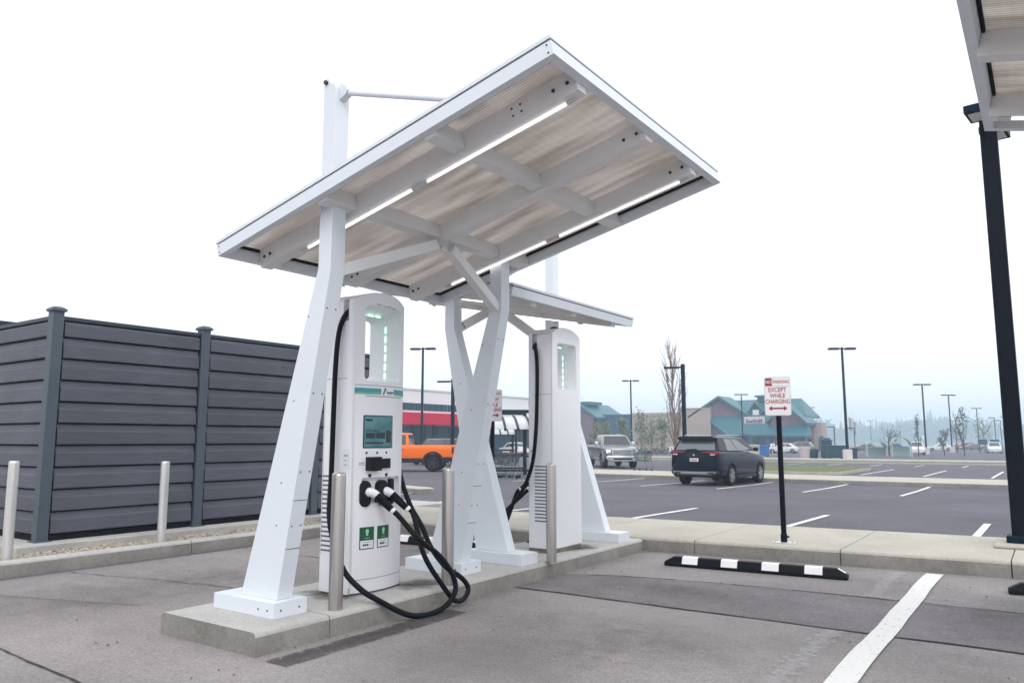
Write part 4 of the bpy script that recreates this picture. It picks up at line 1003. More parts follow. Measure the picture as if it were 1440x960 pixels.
def make_pickup(label, paint, lower, rim, lit):
    """crew cab pickup, length 5.8"""
    root = thing('pickup_truck', label, 'pickup truck', group='full size pickups in the lot'); W = .98
    mb = MB()
    def S(y, w, zb, zt, cr=.02): return (y, [(0, zb), (w * .9, zb), (w * .97, zb + .06), (w, zb + .18), (w, zt - .22), (w * .985, zt - .08), (w * .94, zt), (w * .5, zt + cr), (0, zt + cr)])
    loft(mb, [S(-2.85, W * .97, .62, 1.28, 0), S(-2.80, W, .56, 1.30, 0), S(-.62, W, .52, 1.30, 0), S(-.60, W, .50, 1.30, 0), S(1.2, W, .50, 1.28), S(1.5, W, .52, 1.28), S(2.35, W * .98, .56, 1.22), S(2.72, W * .92, .60, 1.14), S(2.80, W * .88, .66, 1.06)])
    body = mb.build('body', paint, root, smooth=30)
    mb = MB(); mb.box(-.80, .80, -2.74, -.70, .86, 1.6); c = mb.build('cutter', paint)
    cut(body, [c]); arch_cut(body, (-1.85, 1.85), .47, W, .44)
    bv = body.modifiers.new('b', 'BEVEL'); bv.width = .02; bv.segments = 2; bv.limit_method = 'ANGLE'; bv.angle_limit = R(50)
    cabin(root, paint, -.62, -.52, 1.05, 1.62, 1.27, 1.90, 1.88, .93, .72, [(.06, .44, .07, .44), (.48, .86, .48, .74)], roofc=.03)
    mb = MB(); mb.prism([(-.90, .62), (.90, .62), (.94, .50), (.86, .42), (-.86, .42), (-.94, .50)], 'y', -3.0, -2.82); mb.build('rear_bumper', 'chrome' if paint != 'orange' else 'charcoal', root, bevel=.03)
    mb = MB(); mb.box(-.70, .70, -2.868, -2.84, .72, 1.24); mb.build('tailgate', paint, root, bevel=.02)
    mb = MB(); mb.prism([(-.92, .72), (.92, .72), (.96, .56), (.84, .40), (-.84, .40), (-.96, .56)], 'y', 2.78, 2.98); fb = mb.build('front_bumper', 'chrome' if paint != 'orange' else 'charcoal', root, bevel=.04)
    mb = MB(); mb.box(-.55, .55, 2.975, 2.99, .50, .60); mb.build('bumper_slot', 'black', fb, bevel=.01)
    mb = MB(); mb.prism([(-.58, .76), (.58, .76), (.62, .92), (.58, 1.10), (-.58, 1.10), (-.62, .92)], 'y', 2.74, 2.86); gr = mb.build('grille', 'chrome', root, bevel=.02)
    mb = MB()
    for k in range(5): mb.box(-.53, .53, 2.855, 2.866, .79 + k * .058, .815 + k * .058)
    mb.build('grille_bars', 'alloy_dark', gr)
    for s in (-1, 1):
        mb = MB(); mb.prism([(s * .64, .86), (s * .88, .88), (s * .90, 1.06), (s * .64, 1.08)], 'y', 2.62, 2.80); mb.build('headlight', 'headlight_on' if lit and s > 0 else 'headlight', root, bevel=.015)
        mb = MB(); mb.box(min(s * .82, s * .985), max(s * .82, s * .985), -2.862, -2.78, .90, 1.22); mb.build('tail_light', 'tail_red' if paint != 'orange' else 'charcoal', root, bevel=.01)
        mb = MB(); mb.box(min(s * .98, s * 1.22), max(s * .98, s * 1.22), .98, 1.12, 1.26, 1.52); mb.build('mirror', 'chrome' if paint != 'orange' else 'charcoal', root, bevel=.04)
        mb = MB(); mb.box(min(s * .90, s * 1.005), max(s * .90, s * 1.005), -1.30, 1.30, .44, .66 if lower == 'charcoal' else .56); mb.build('sill', lower, root, bevel=.02)
        mb = MB(); mb.box(min(s * .9, s * .99), max(s * .9, s * .99), -2.80, -2.36, .5, .72); mb.build('lower_panel', lower, root, bevel=.02)
        mb = MB(); mb.beam((s * .992, -.35, 1.10), (s * .992, -.15, 1.10), .03, .04); mb.beam((s * .992, .6, 1.10), (s * .992, .8, 1.10), .03, .04); mb.build('door_handle', 'charcoal', root)
        mb = MB(); mb.beam((s * .984, -.645, .62), (s * .984, -.645, 1.29), .012, .02); mb.beam((s * .984, .38, .62), (s * .984, .38, 1.27), .012, .012); mb.build('door_gap', 'black', root)
        for y in (-1.85, 1.85):
            mb = MB(); n = 12
            for k in range(n):
                a0, a1 = R(-8 + 196 * k / n), R(-8 + 196 * (k + 1) / n)
                q = [Vector((s * x, y + rr_ * math.cos(a), .44 + rr_ * math.sin(a))) for a in (a0, a1) for rr_, x in ((.455, .90), (.455, 1.03), (.56, 1.03), (.56, .97))]
                mb.add(q, [(0, 4, 5, 1), (1, 5, 6, 2), (2, 6, 7, 3)])
            mb.build('arch_flare', lower, root, smooth=40)
            wheel(root, s * .86, y, .44, .30, s, rim)
    return root
tr = make_pickup('orange crew cab pickup truck with black wheel arches, half hidden behind the charger', 'orange', 'charcoal', 'alloy_dark', False)
h1 = Vector((-.84, -.54, 0)); c0 = Vector((-25.4, 29.4, 0)); loc = c0 + h1 * 1.85 + Vector((-h1.y, h1.x, 0)) * -.9
loc.z = ground_z(29); tr.location = loc; tr.rotation_euler = (0, 0, math.atan2(-h1.x, h1.y))
ts = make_pickup('silver grey pickup truck facing this way with one headlight lit', 'silver', 'silver', 'alloy', True)
p = bear(858, 47); ts.location = p; ts.rotation_euler = (0, 0, R(180 + 27.5 + 13))

def make_car(kind, paint):
    root = thing('parked_car', 'car', 'car', group='far cars in the lot')
    if kind == 'suv': suv_body(paint).build('body', paint, root, smooth=30); cabin(root, paint, -2.2, -1.85, .3, 1.15, 1.04, 1.66, 1.66, .86, .68, [(.1, .45, .12, .45), (.48, .82, .48, .7)])
    else: suv_body(paint, 4.6, .9, .93, .9).build('body', paint, root, smooth=30); cabin(root, paint, -1.75, -1.05, .25, 1.05, .92, 1.42, 1.42, .80, .62, [(.12, .47, .2, .47), (.5, .86, .5, .74)])
    for s in (-1, 1):
        mb = MB(); mb.box(min(s * .5, s * .78), max(s * .5, s * .78), 2.12, 2.3, .66, .78); mb.build('headlight', 'headlight', root, bevel=.02)
        mb = MB(); mb.box(min(s * .55, s * .84), max(s * .55, s * .84), -2.36, -2.2, .82, .95); mb.build('tail_light', 'tail_red', root, bevel=.02)
        for y in (-1.35, 1.38): wheel(root, s * .83, y, .34, .22, s, 'alloy', 6)
    return root
far = [(617, 50, 'suv', 'carblack', 70, 'dark SUV parked right behind the orange pickup'),
       (1283, 100, 'suv', 'carwhite', 190, 'pale SUV facing this way left of the second largest lot lamp'),
       (1212, 130, 'sedan', 'cargrey', 100, 'grey car left of the pale tent shelter'),
       (1252, 140, 'sedan', 'carblue', 95, 'dark blue car between the pale shelters'),
       (1316, 150, 'sedan', 'carwhite', 100, 'white low car parked under the slim dark tree'),
       (1392, 118, 'suv', 'carwhite', 184, 'pale SUV beside the thick black lamp post'),
       (1361, 165, 'sedan', 'cargrey', 100, 'grey car right of the slim leaning tree'),
       (1350, 175, 'suv', 'carred', 100, 'dark red SUV far back by the tall trees'),
       (1417, 150, 'suv', 'carblue', 190, 'blue SUV partly behind the thick black post'),
       (1098, 110, 'sedan', 'carwhite', 95, 'white car right of the blue bin by the arcade'),
       (1118, 118, 'suv', 'cargrey', 95, 'grey SUV in front of the arcade, left of the planters'),
       (1338, 185, 'sedan', 'carwhite', 95, 'white car far back behind the low white car'),
       (722, 85, 'sedan', 'carwhite', 60, 'white car glimpsed under the cart shelter roof')]
for px, d, kind, paint, rz, lab in far:
    o = make_car(kind, paint); o.location = bear(px, d); o.rotation_euler = (0, 0, R(rz)); o['label'] = lab

# ------------------------------------------------------------------ shopping carts and their shelters
def make_cart():
    root = thing('shopping_cart', 'cart', 'shopping cart', group='shopping carts in the lot'); mb = MB()
    W0, W1 = .20, .28; top = [(-W1, -.42, 1.0), (W1, -.42, 1.0), (W0, .45, .92), (-W0, .45, .92)]; bot = [(-W1 * .8, -.25, .52), (W1 * .8, -.25, .52), (W0 * .85, .40, .58), (-W0 * .85, .40, .58)]
    T_, B_ = [Vector(q) for q in top], [Vector(q) for q in bot]
    for ring in (T_, B_, [a.lerp(b, .5) for a, b in zip(T_, B_)]):
        for i in range(4): mb.tube([ring[i], ring[(i + 1) % 4]], .011, 5)
    for i in range(4):
        for k in range(9):
            t = k / 9; mb.tube([T_[i].lerp(T_[(i + 1) % 4], t), B_[i].lerp(B_[(i + 1) % 4], t)], .007, 4)
    for k in range(1, 6): mb.tube([B_[0].lerp(B_[3], k / 6), B_[1].lerp(B_[2], k / 6)], .007, 4)
    mb.build('basket', 'wire', root)
    mb = MB()
    for s in (-1, 1): mb.tube(spline([(s * .24, -.44, 1.0), (s * .24, -.32, .6), (s * .24, -.42, .16), (s * .2, .42, .14)], 5), .015, 6)
    mb.tube([(-.2, .42, .14), (.2, .42, .14)], .012, 6); mb.tube([(-.24, -.1, .15), (.24, -.1, .15)], .012, 6); mb.build('frame', 'wire', root)
    mb = MB(); mb.tube([(-.29, -.47, 1.02), (.29, -.47, 1.02)], .018, 8); mb.build('handle', 'sign_red', root)
    for s in (-1, 1):
        for y in (-.38, .40): mb = MB(); mb.cyl((s * .21 - .015, y, .065), (s * .21 + .015, y, .065), .065, 12); mb.build('wheel', 'tyre', root)
    return root
ct = make_cart(); q = bear(716, 31.5); ct.location = q; ct.rotation_euler = (0, 0, R(110)); ct['label'] = 'grey wire shopping cart outermost in the cart shelter'
for i, (px, d, rz, lab) in enumerate([(706, 32.2, 108, 'grey wire shopping cart second in the cart shelter'), (697, 33.0, 110, 'grey wire shopping cart deepest in the cart shelter'), (902, 39.5, 75, 'lone grey shopping cart between the silver pickup and the dark SUV')]):
    dup(ct, bear(px, d), R(rz), lab)
def shelter(label, loc, rz, s=1.0):
    root = thing('cart_shelter', label, 'cart shelter', loc, rz, 'cart shelters in the lot')
    Lx, Wy, H = 2.7, 1.3, 2.75
    for x in (-Lx / 2, Lx / 2):
        for y in (-Wy, Wy): mb = MB(); mb.box(x - .08, x + .08, y - .08, y + .08, 0, H if x > 0 else H); mb.build('post', 'frame_dark', root, bevel=.01)
    mb = MB()
    for y in (-Wy, Wy): mb.beam((-Lx / 2 - .08, y, H + .001), (Lx / 2 + .08, y, H + .001), .12, .14); mb.beam((-Lx / 2, y, .9), (Lx / 2, y, .9), .07, .08); mb.beam((-Lx / 2, y, .30), (Lx / 2, y, .30), .07, .08)
    mb.beam((-Lx / 2, -Wy, H - .9), (-Lx / 2, Wy, H - .9), .08, .08)
    mb.build('rail', 'frame_dark', root, bevel=.01)
    # shallow vault of pale sheet on dark ribs
    mb = MB(); n, m_ = 10, 5
    f = lambda x, y: Vector((x, y, H - .05 - .75 * (x / (Lx / 2)) ** 2 * (0) + .0 - .55 * ((y + Wy) / (2 * Wy)) ** 1.6))
    g = lambda i, j: Vector((-Lx / 2 + Lx * i / n, -Wy + 2 * Wy * j / m_, H - .11 - .62 * (1 - j / m_) ** 1.7))
    for i in range(n + 1):
        for j in range(m_ + 1): mb.v.append(g(i, j))
    for i in range(n):
        for j in range(m_): a = i * (m_ + 1) + j; mb.f.append([a, a + 1, a + m_ + 2, a + m_ + 1]); mb.m.append(0)
    rf = mb.build('roof', 'corral_roof', root); so = rf.modifiers.new('s', 'SOLIDIFY'); so.thickness = .02
    for i in range(0, n + 1, 2):
        mb = MB(); mb.tube([g(i, j) - Vector((0, 0, .03)) for j in range(m_ + 1)], .07, 6); mb.build('rib', 'frame_dark', root)
    return root
shelter('dark framed cart shelter with curved white roof behind the charging sign', bear(699, 33.5), R(40))
s2 = shelter('second smaller looking cart shelter with white roof farther back', bear(697, 55), R(40))

# ------------------------------------------------------------------ buildings
# big store on the left, front along Y
st = thing('store_building', 'white store with magenta canopy band and long strip of windows', 'store', (-55, 60, -.4))
mb = MB(); mb.box(-40, 0, -30, 30, 0, 6.95); mb.box(-40.1, .12, -30.1, 30.1, 6.95, 7.1); mb.build('wall', 'store_white', st, smooth=0)
mb = MB(); mb.box(.001, .04, -29.9, 29.9, .01, 3.2); mb.build('shop_glazing', 'store_glass', st, smooth=0)
mb = MB()
for k in range(30): mb.box(.041, .10, -29.9 + k * 2.0, -29.76 + k * 2.0, .02, 3.2)
mb.box(.041, .12, -29.9, 29.9, 2.3, 2.42); mb.build('glazing_bars', 'frame_dark', st, smooth=0)
for k in range(9):
    mb = MB(); y = -26 + k * 4.0; mb.box(.0, .05, y, y + 3.86, 4.80, 5.55); w = mb.build('window', 'store_glass', st, smooth=0)
    mb = MB(); [mb.box(.052, .08, y + q, y + q + .07, 4.80, 5.55) for q in (0, .95, 1.9, 2.85, 3.78)]; mb.build('frame', 'frame_dark', w, smooth=0)
mb = MB(); mb.box(.001, 1.6, -30, 9.5, 3.25, 4.5); mb.build('canopy_band', 'store_magenta', st, bevel=.03)
mb = MB(); mb.box(.001, 1.2, 9.6, 29.8, 3.0, 4.4); mb.build('canopy_band', 'store_beige', st, bevel=.03)
for k in range(6):
    mb = MB(); y = -24 + k * 6.5; mb.box(1.2, 1.5, y, y + .3, 0, 3.25); mb.build('pillar', 'frame_dark', st)
# long low block in the middle, fronts facing -Y
YB = 148.
def bx(px): return bear(px, 1).x / bear(px, 1).y * YB
lb = thing('flat_roofed_building', 'long flat roofed block, part teal and part tan, behind the silver pickup', 'building', (-66, YB, ground_z(YB)))
mb = MB(); mb.box(-24, -6.5, 0, 25, 0, 7.3); mb.box(-24, -6.5, -.15, .0, 6.9, 7.45); mb.build('teal_wall', 'wall_teal', lb, smooth=0)
mb = MB(); mb.box(-6.49, 4.3, -.3, 25, 0, 7.5); mb.box(-6.6, 4.3, -.45, -.301, 7.1, 7.62); mb.build('tan_wall', 'wall_tan', lb, smooth=0)
mb = MB(); mb.box(4.31, 11.0, -1.0, 20, 0, 8.2); mb.box(4.2, 11.1, -1.1, 20, 8.2, 8.4); mb.build('tower', 'wall_tan', lb, smooth=0)
mb = MB(); mb.prism([(-22, 6.5), (-17.5, 9.9), (-12.6, 6.8), (-12.6, 6.4), (-17.5, 9.5), (-22, 6.1)], 'y', -4.5, 10); mb.prism([(-18.6, 9.6), (-15.8, 9.6), (-15.8, 10.3), (-18.6, 10.3)], 'y', -2, 4); mb.build('gable_roof', 'roof_teal', lb, smooth=0)
mb = MB(); mb.prism([(-21.5, 0), (-13.6, 0), (-13.6, 6.9), (-17.5, 9.45), (-21.5, 6.4)], 'y', -4.0, -.16); mb.build('gable_wall', 'wall_purple', lb, smooth=0)
mb = MB(); [mb.box(-12 + k * 1.8, -11.88 + k * 1.8, -.02, -.001 - .1, 0, 6.9) for k in range(3)]; mb.build('pilaster', 'wall_purple', lb, smooth=0)
# gabled complex to the right
cb = thing('gabled_building', 'building with teal gabled roofs, dormer and signboard behind the charging sign', 'building', (-57, YB, ground_z(YB)))
k_ = YB / 80.
def q(x, z): return (x * k_ + 57, 1.38 + (z - 1.38) * k_ - ground_z(YB))
def pr(*pts): return [q(*p_) for p_ in pts]
(xa, zr), (xb, _) = q(-30.8, 5.62), q(-20.2, 5.6); ze = q(0, 3.95)[1]
mb = MB(); mb.box(xa + .3, xb - 1, 4, 11, 0, ze); mb.build('wall', 'wall_purple', cb, smooth=0)
mb = MB()   # main roof, ridge along X
mb.add([(xa - 1, 1.2, ze - .35), (xb, 1.2, ze - .35), (xb - 2, 6.6, zr), (xa + 1.5, 6.6, zr), (xa - 1, 12, ze - .35), (xb, 12, ze - .35), (xa - 1, 1.2, ze - .7), (xb, 1.2, ze - .7), (xb, 12, ze - .7), (xa - 1, 12, ze - .7)],
       [(0, 1, 2, 3), (4, 3, 2, 5), (0, 3, 4), (1, 5, 2), (0, 6, 7, 1), (1, 7, 8, 5), (5, 8, 9, 4), (4, 9, 6, 0), (6, 9, 8, 7)]); 
mr_ = mb.build('main_roof', 'roof_teal', cb, smooth=0)
g0, gp, g1_ = q(-31.9, 4.05), q(-28.83, 5.95), q(-25.7, 3.85)
mb = MB(); mb.prism([(g0[0], 0), (g1_[0], 0), (g1_[0], g1_[1]), (gp[0], gp[1] - .2), (g0[0], g0[1])], 'y', -.2, 4); mb.build('gable_wall', 'wall_purple', cb, smooth=0)
mb = MB(); t = .45; mb.prism([(g0[0] - .7, g0[1] - .4), (gp[0], gp[1]), (g1_[0] + .7, g1_[1] - .4), (g1_[0] + .7, g1_[1] - .4 - t), (gp[0], gp[1] - t), (g0[0] - .7, g0[1] - .4 - t)], 'y', -1.0, 6.5); mb.build('gable_roof', 'roof_teal', cb, smooth=0)
# catslide roof over the arcade
mb = MB(); A0, A1, A2, A3 = q(-30.5, 3.8), q(-27.0, 3.6), q(-24.2, 1.85), q(-27.6, 1.85)
mb.add([(A0[0], -.21, A0[1]), (A1[0] + 6.0, -.21, A0[1]), (A2[0] + 7, -3.4, A3[1]), (A3[0], -3.4, A3[1]), (A0[0], -.21, A0[1] - .35), (A1[0] + 6.0, -.21, A0[1] - .35), (A2[0] + 7, -3.4, A3[1] - .35), (A3[0], -3.4, A3[1] - .35)],
       [(0, 1, 2, 3), (7, 6, 5, 4), (0, 3, 7, 4), (3, 2, 6, 7), (2, 1, 5, 6), (1, 0, 4, 5)]); mb.build('arcade_roof', 'roof_teal', cb, smooth=0)
mb = MB(); [mb.box(A3[0] + 1 + i * 3.2, A3[0] + 1.6 + i * 3.2, -3.2, -2.7, 0, A3[1] - .36) for i in range(6)]; mb.build('arcade_post', 'wall_teal', cb, smooth=0)
mb = MB(); mb.box(A3[0] - .5, A2[0] + 6.8, -.55, -.321, 0, A3[1] - .2); mb.build('arcade_wall', 'wall_teal', cb, smooth=0)
for i in range(6):
    mb = MB(); x = A3[0] + .2 + i * 3.2; mb.box(x, x + 2.0, -.62, -.551, .1, 2.4); mb.build('door', 'store_glass', cb, smooth=0)
s0, s1 = q(-26.0, 3.67), q(-23.9, 2.35)
mb = MB(); mb.box(s0[0], s1[0], -1.6, -1.35, s1[1], s0[1]); sb = mb.build('signboard', 'planter', cb, smooth=0)
mb = MB(); xx = s0[0] + .4
for i in range(8): w = random.uniform(.22, .36); mb.box(xx, xx + w, -1.66, -1.601, s1[1] + 1.25, s1[1] + 1.25 + random.choice((.5, .7))); xx += w + .09
mb.build('sign_marks', 'wall_purple', sb, smooth=0)
d0, dp, d1 = q(-25.75, 4.35), q(-25.15, 5.25), q(-24.5, 4.35)
mb = MB(); mb.prism([(d0[0], d0[1] - 1.2), (d1[0], d1[1] - 1.2), (d1[0], d1[1]), (dp[0], dp[1] - .2), (d0[0], d0[1])], 'y', .6, 6); dm = mb.build('dormer', 'wall_teal', cb, smooth=0)
mb = MB(); mb.prism([(d0[0] - .3, d0[1] - .2), (dp[0], dp[1]), (d1[0] + .3, d1[1] - .2), (d1[0] + .3, d1[1] - .45), (dp[0], dp[1] - .3), (d0[0] - .3, d0[1] - .45)], 'y', .2, 7); mb.build('dormer_roof', 'roof_teal', dm, smooth=0)
mb = MB(); mb.box(d0[0] + .55, d1[0] - .55, .52, .601, d0[1] - .9, d0[1] + .1); mb.build('window', 'store_white', dm, smooth=0)
c0_, c1_ = q(-25.9, 5.62), q(-22.6, 6.05)
mb = MB(); mb.box(c0_[0] + .3, c1_[0] - .3, 5.4, 7.8, c0_[1] - .3, c1_[1] - .35); [mb.box(c0_[0] - .1, c1_[0] + .1, 5, 8.2, c1_[1] - .34, c1_[1])]; mb.build('cupola', 'roof_teal', cb, smooth=0)
# second gable and tan end block
h0, hp, h1_ = q(-23.2, 3.4), q(-21.6, 4.95), q(-19.9, 3.2)
mb = MB(); mb.prism([(h0[0], 0), (h1_[0], 0), (h1_[0], h1_[1]), (hp[0], hp[1] - .2), (h0[0], h0[1])], 'y', -2.2, -.3 + 4.2); mb.build('end_gable_wall', 'wall_purple', cb, smooth=0)
mb = MB(); mb.prism([(h0[0] - .6, h0[1] - .4), (hp[0], hp[1]), (h1_[0] + .6, h1_[1] - .4), (h1_[0] + .6, h1_[1] - .85), (hp[0], hp[1] - .45), (h0[0] - .6, h0[1] - .85)], 'y', -3.0, 6.0); mb.build('end_gable_roof', 'roof_teal', cb, smooth=0)
mb = MB(); e0, e1 = q(-20.3, 3.05), q(-19.1, 0); mb.box(e0[0], e1[0], 3.9, 8, 0, e0[1]); mb.build('end_block', 'wall_tan', cb, smooth=0)
mb = MB(); e2, e3 = q(-21.6, 2.7), q(-18.9, 1.7)
mb.add([(e2[0], -2.3, e2[1]), (e3[0] - 1, -2.3, e2[1]), (e3[0], -5, e3[1]), (e2[0] - 1.4, -5, e3[1]), (e2[0], -2.3, e2[1] - .3), (e3[0] - 1, -2.3, e2[1] - .3), (e3[0], -5, e3[1] - .3), (e2[0] - 1.4, -5, e3[1] - .3)], [(0, 1, 2, 3), (7, 6, 5, 4), (0, 3, 7, 4), (3, 2, 6, 7), (2, 1, 5, 6), (1, 0, 4, 5)]); mb.build('porch_roof', 'roof_teal', cb, smooth=0)
# roof edge seen over the fence at the far left
ob = thing('distant_shed', 'dark low roof just showing over the fence at the left edge', 'shed', (-33, 12.5, 0)); mb = MB(); mb.box(-8, 2, -3, 4, 0, 5.2); mb.build('wall', 'store_beige', ob); mb = MB(); mb.box(-8.4, 2.4, -3.4, 4.4, 5.2, 5.6); mb.build('roof', 'frame_dark', ob, bevel=.03)

# ------------------------------------------------------------------ bins, planters, shelters, containers in the lot
def tub(label, px, d, r, h, m):
    root = thing('planter', label, 'planter', bear(px, d), 0, 'tubs beside the lot'); mb = MB()
    mb.lathe([(r * .78, 0), (r * .95, h * .8), (r, h * .82), (r, h), (r * .85, h), (r * .82, h * .8)], 20); mb.build('tub', m, root)
tub('round pale tub left of the dark bin near the arcade', 1127.5, 74, .55, 1.1, 'planter'); tub('dark bin right of the round pale tub', 1140, 74, .45, .9, 'bin_teal')
def container(label, px, d, w, dp, h, m, extra=None):
    root = thing('waste_container', label, 'container', bear(px, d), R(20), 'containers in the lot'); mb = MB()
    mb.box(-w / 2, w / 2, -dp / 2, dp / 2, .12, h)
    for k in range(5): x = -w / 2 + w * (k + .5) / 5; mb.box(x - .04, x + .04, -dp / 2 - .05, -dp / 2 - .001, .15, h - .1)
    mb.build('body', m, root, bevel=.03)
    mb = MB(); mb.box(-w / 2 - .06, w / 2 + .06, -dp / 2 - .08, dp / 2 + .06, h + .001, h + .12); mb.build('lid', m, root, bevel=.03)
    mb = MB(); [mb.box(x - .12, x + .12, -dp / 2 + .05, dp / 2 - .05, 0, .119) for x in (-w / 2 + .2, w / 2 - .2)]; mb.build('skid', 'frame_dark', root)
    return root
container('bright blue bin with lid in front of the teal roofed building', 1068, 85, 1.5, 1.2, 1.05, 'bin_blue')
container('long dark teal container left of the largest lot lamp', 1167, 72, 2.0, 1.3, 1.15, 'bin_teal')
c = container('tall dark teal box standing behind the long container', 1158, 74, .9, .9, 1.65, 'bin_teal')
container('small dark bin right of the largest lot lamp', 1196, 66, .45, .5, .95, 'bin_teal')
container('white box between the dark SUV and the blue bin', 1056, 84, 1.2, 1.1, 1.15, 'planter')
def tent(label, px, d, w, h, m):
    root = thing('shelter_tent', label, 'shelter', bear(px, d), R(15), 'pale shelters in the lot'); mb = MB()
    for x in (-w / 2, w / 2):
        for y in (-w / 3, w / 3): mb.cyl((x, y, 0), (x, y, h * .78), .06, 6)
    mb.build('frame', 'galv', root)
    mb = MB(); mb.prism([(-w / 2 - .1, h * .72), (-w * .4, h * .92), (-w * .2, h), (w * .2, h), (w * .4, h * .9), (w / 2 + .1, h * .6), (w / 2 + .1, h * .55), (w * .35, h * .84), (w * .2, h * .93), (-w * .2, h * .93), (-w * .4, h * .85), (-w / 2 - .1, h * .66)], 'y', -w / 3 - .1, w / 3 + .1); mb.build('cover', m, root)
    mb = MB(); mb.box(-w / 2 + .07, w / 2 - .07, w / 3 - .02, w / 3 + .02, .1, h * .5); mb.build('back_panel', m, root)
tent('pale round topped tent shelter left of the small bare tree', 1228, 86, 2.0, 1.75, 'fabric_pale'); tent('pale flat kiosk shelter right of the small bare tree', 1262, 84, 1.9, 2.1, 'fabric_pale')
for (px, lab) in ((1376, 'small dark teal board on legs, left of two'), (1393, 'small dark teal board on legs, right of two')):
    root = thing('notice_board', lab, 'board', bear(px, 120), R(10), 'small boards far away'); mb = MB(); mb.box(-.62, .62, -.06, .06, 1.3, 2.1); mb.build('board', 'bin_teal', root); mb = MB(); [mb.cyl((x, .1, 0), (x, .1, 2.0), .06, 6) for x in (-.4, .4)]; mb.build('leg', 'frame_dark', root)

# ------------------------------------------------------------------ trees
def bare_tree(label, loc, H, spread, seed, n1=16, group=None, m='bark', leaves=None, nleaf=0, lean=0, trunk=.09):
    rnd = random.Random(seed); root = thing('bare_tree' if not leaves else 'young_tree', label, 'tree', loc, rnd.random() * 6, group); mb = MB(); tips = []
    tr_ = [Vector((lean * (t / 8) ** 2 * H * .1 + rnd.uniform(-.02, .02) * t, rnd.uniform(-.02, .02) * t, H * .93 * t / 8)) for t in range(9)]
    mb.tube(tr_, [trunk * (1 - t / 9) + .008 for t in range(9)], 7); 
    mt = MB()
    for i in range(n1):
        t = rnd.uniform(.12, .85); k = t * 8; b = tr_[int(k)].lerp(tr_[min(int(k) + 1, 8)], k % 1); a = rnd.uniform(0, 6.28); ln = H * rnd.uniform(.25, .5) * (1.05 - t * .7)
        rr_ = spread * (1 - abs(t - .35)) * rnd.uniform(.6, 1.1)
        pts = [b, b + Vector((math.cos(a) * rr_ * .6, math.sin(a) * rr_ * .6, ln * .35)), b + Vector((math.cos(a) * rr_ * .95, math.sin(a) * rr_ * .95, ln * .7)), b + Vector((math.cos(a) * rr_ + rnd.uniform(-.1, .1), math.sin(a) * rr_ + rnd.uniform(-.1, .1), ln))]
        mt.tube(spline(pts, 3), [trunk * .26 * (1 - t * .5) * (1 - q_ / 11) + .006 for q_ in range(10)], 5); tips.append(pts)
        for j in range(5):
            s_ = rnd.randint(1, 3); c_ = pts[s_ - 1].lerp(pts[s_], rnd.random()); a2 = a + rnd.uniform(-1.4, 1.4); l2 = ln * rnd.uniform(.2, .45)
            e_ = c_ + Vector((math.cos(a2) * l2 * .4, math.sin(a2) * l2 * .4, l2)); mt.tube([c_, c_.lerp(e_, .5) + Vector((0, 0, -.03)), e_], [.014, .010, .005], 4); tips.append([c_, c_, e_, e_])
    mb.build('trunk', m, root); mt.build('limb', m, root)
    if leaves:
        ml = MB()
        for i in range(nleaf):
            p_ = rnd.choice(tips); c_ = p_[rnd.randint(1, 3)] + Vector((rnd.gauss(0, 1), rnd.gauss(0, 1), rnd.gauss(0, 1))) * spread * .18; s_ = rnd.uniform(.05, .13)
            u = Vector((rnd.gauss(0, 1), rnd.gauss(0, 1), rnd.gauss(0, 1))).normalized(); v = u.orthogonal().normalized(); w = u.cross(v)
            ml.add([c_ - v * s_, c_ + w * s_ * .6, c_ + v * s_, c_ - w * s_ * .6], [(0, 1, 2, 3)])
        ml.build('crown', leaves, root, smooth=0)
    return root
bare_tree('tall slender bare tree beside the lamp post behind the dark SUV', bear(947, 43), 7.5, .50, 3, 34, trunk=.075)
bare_tree('small round bare tree between the pale shelters', bear(1245, 90), 3.6, 1.5, 5, 30, None, 'bark_dark', trunk=.08)
bare_tree('slim dark leaning tree right of the two headed lamp', bear(1350, 92), 6.0, .55, 6, 16, 'slim young trees in the lot', 'bark_dark', 'leaf_dark', 420, -1.5, .06)
bare_tree('short slim tree beside the pale SUV and lamp', bear(1286, 90), 4.6, .35, 7, 12, 'slim young trees in the lot', 'bark_dark', 'leaf_dark', 180, .5, .05)
bare_tree('bushy low young tree between two lamps', bear(1322, 92), 3.4, .6, 8, 14, 'slim young trees in the lot', 'bark_dark', 'leaf_dark', 260, .5, .05)
bare_tree('faint tall bare tree behind the slim leaning one', bear(1340, 120), 6.6, .9, 9, 20, 'slim young trees in the lot', 'bark_dark')
bare_tree('pale bushy tree left of the thick black post', bear(1378, 125), 6.0, 1.4, 10, 22, 'slim young trees in the lot', 'bark', 'leaf_pale', 500)
bare_tree('pale tall tree hard by the thick black post', bear(1414, 120), 6.5, 1.2, 14, 22, 'slim young trees in the lot', 'bark', 'leaf_pale', 300)
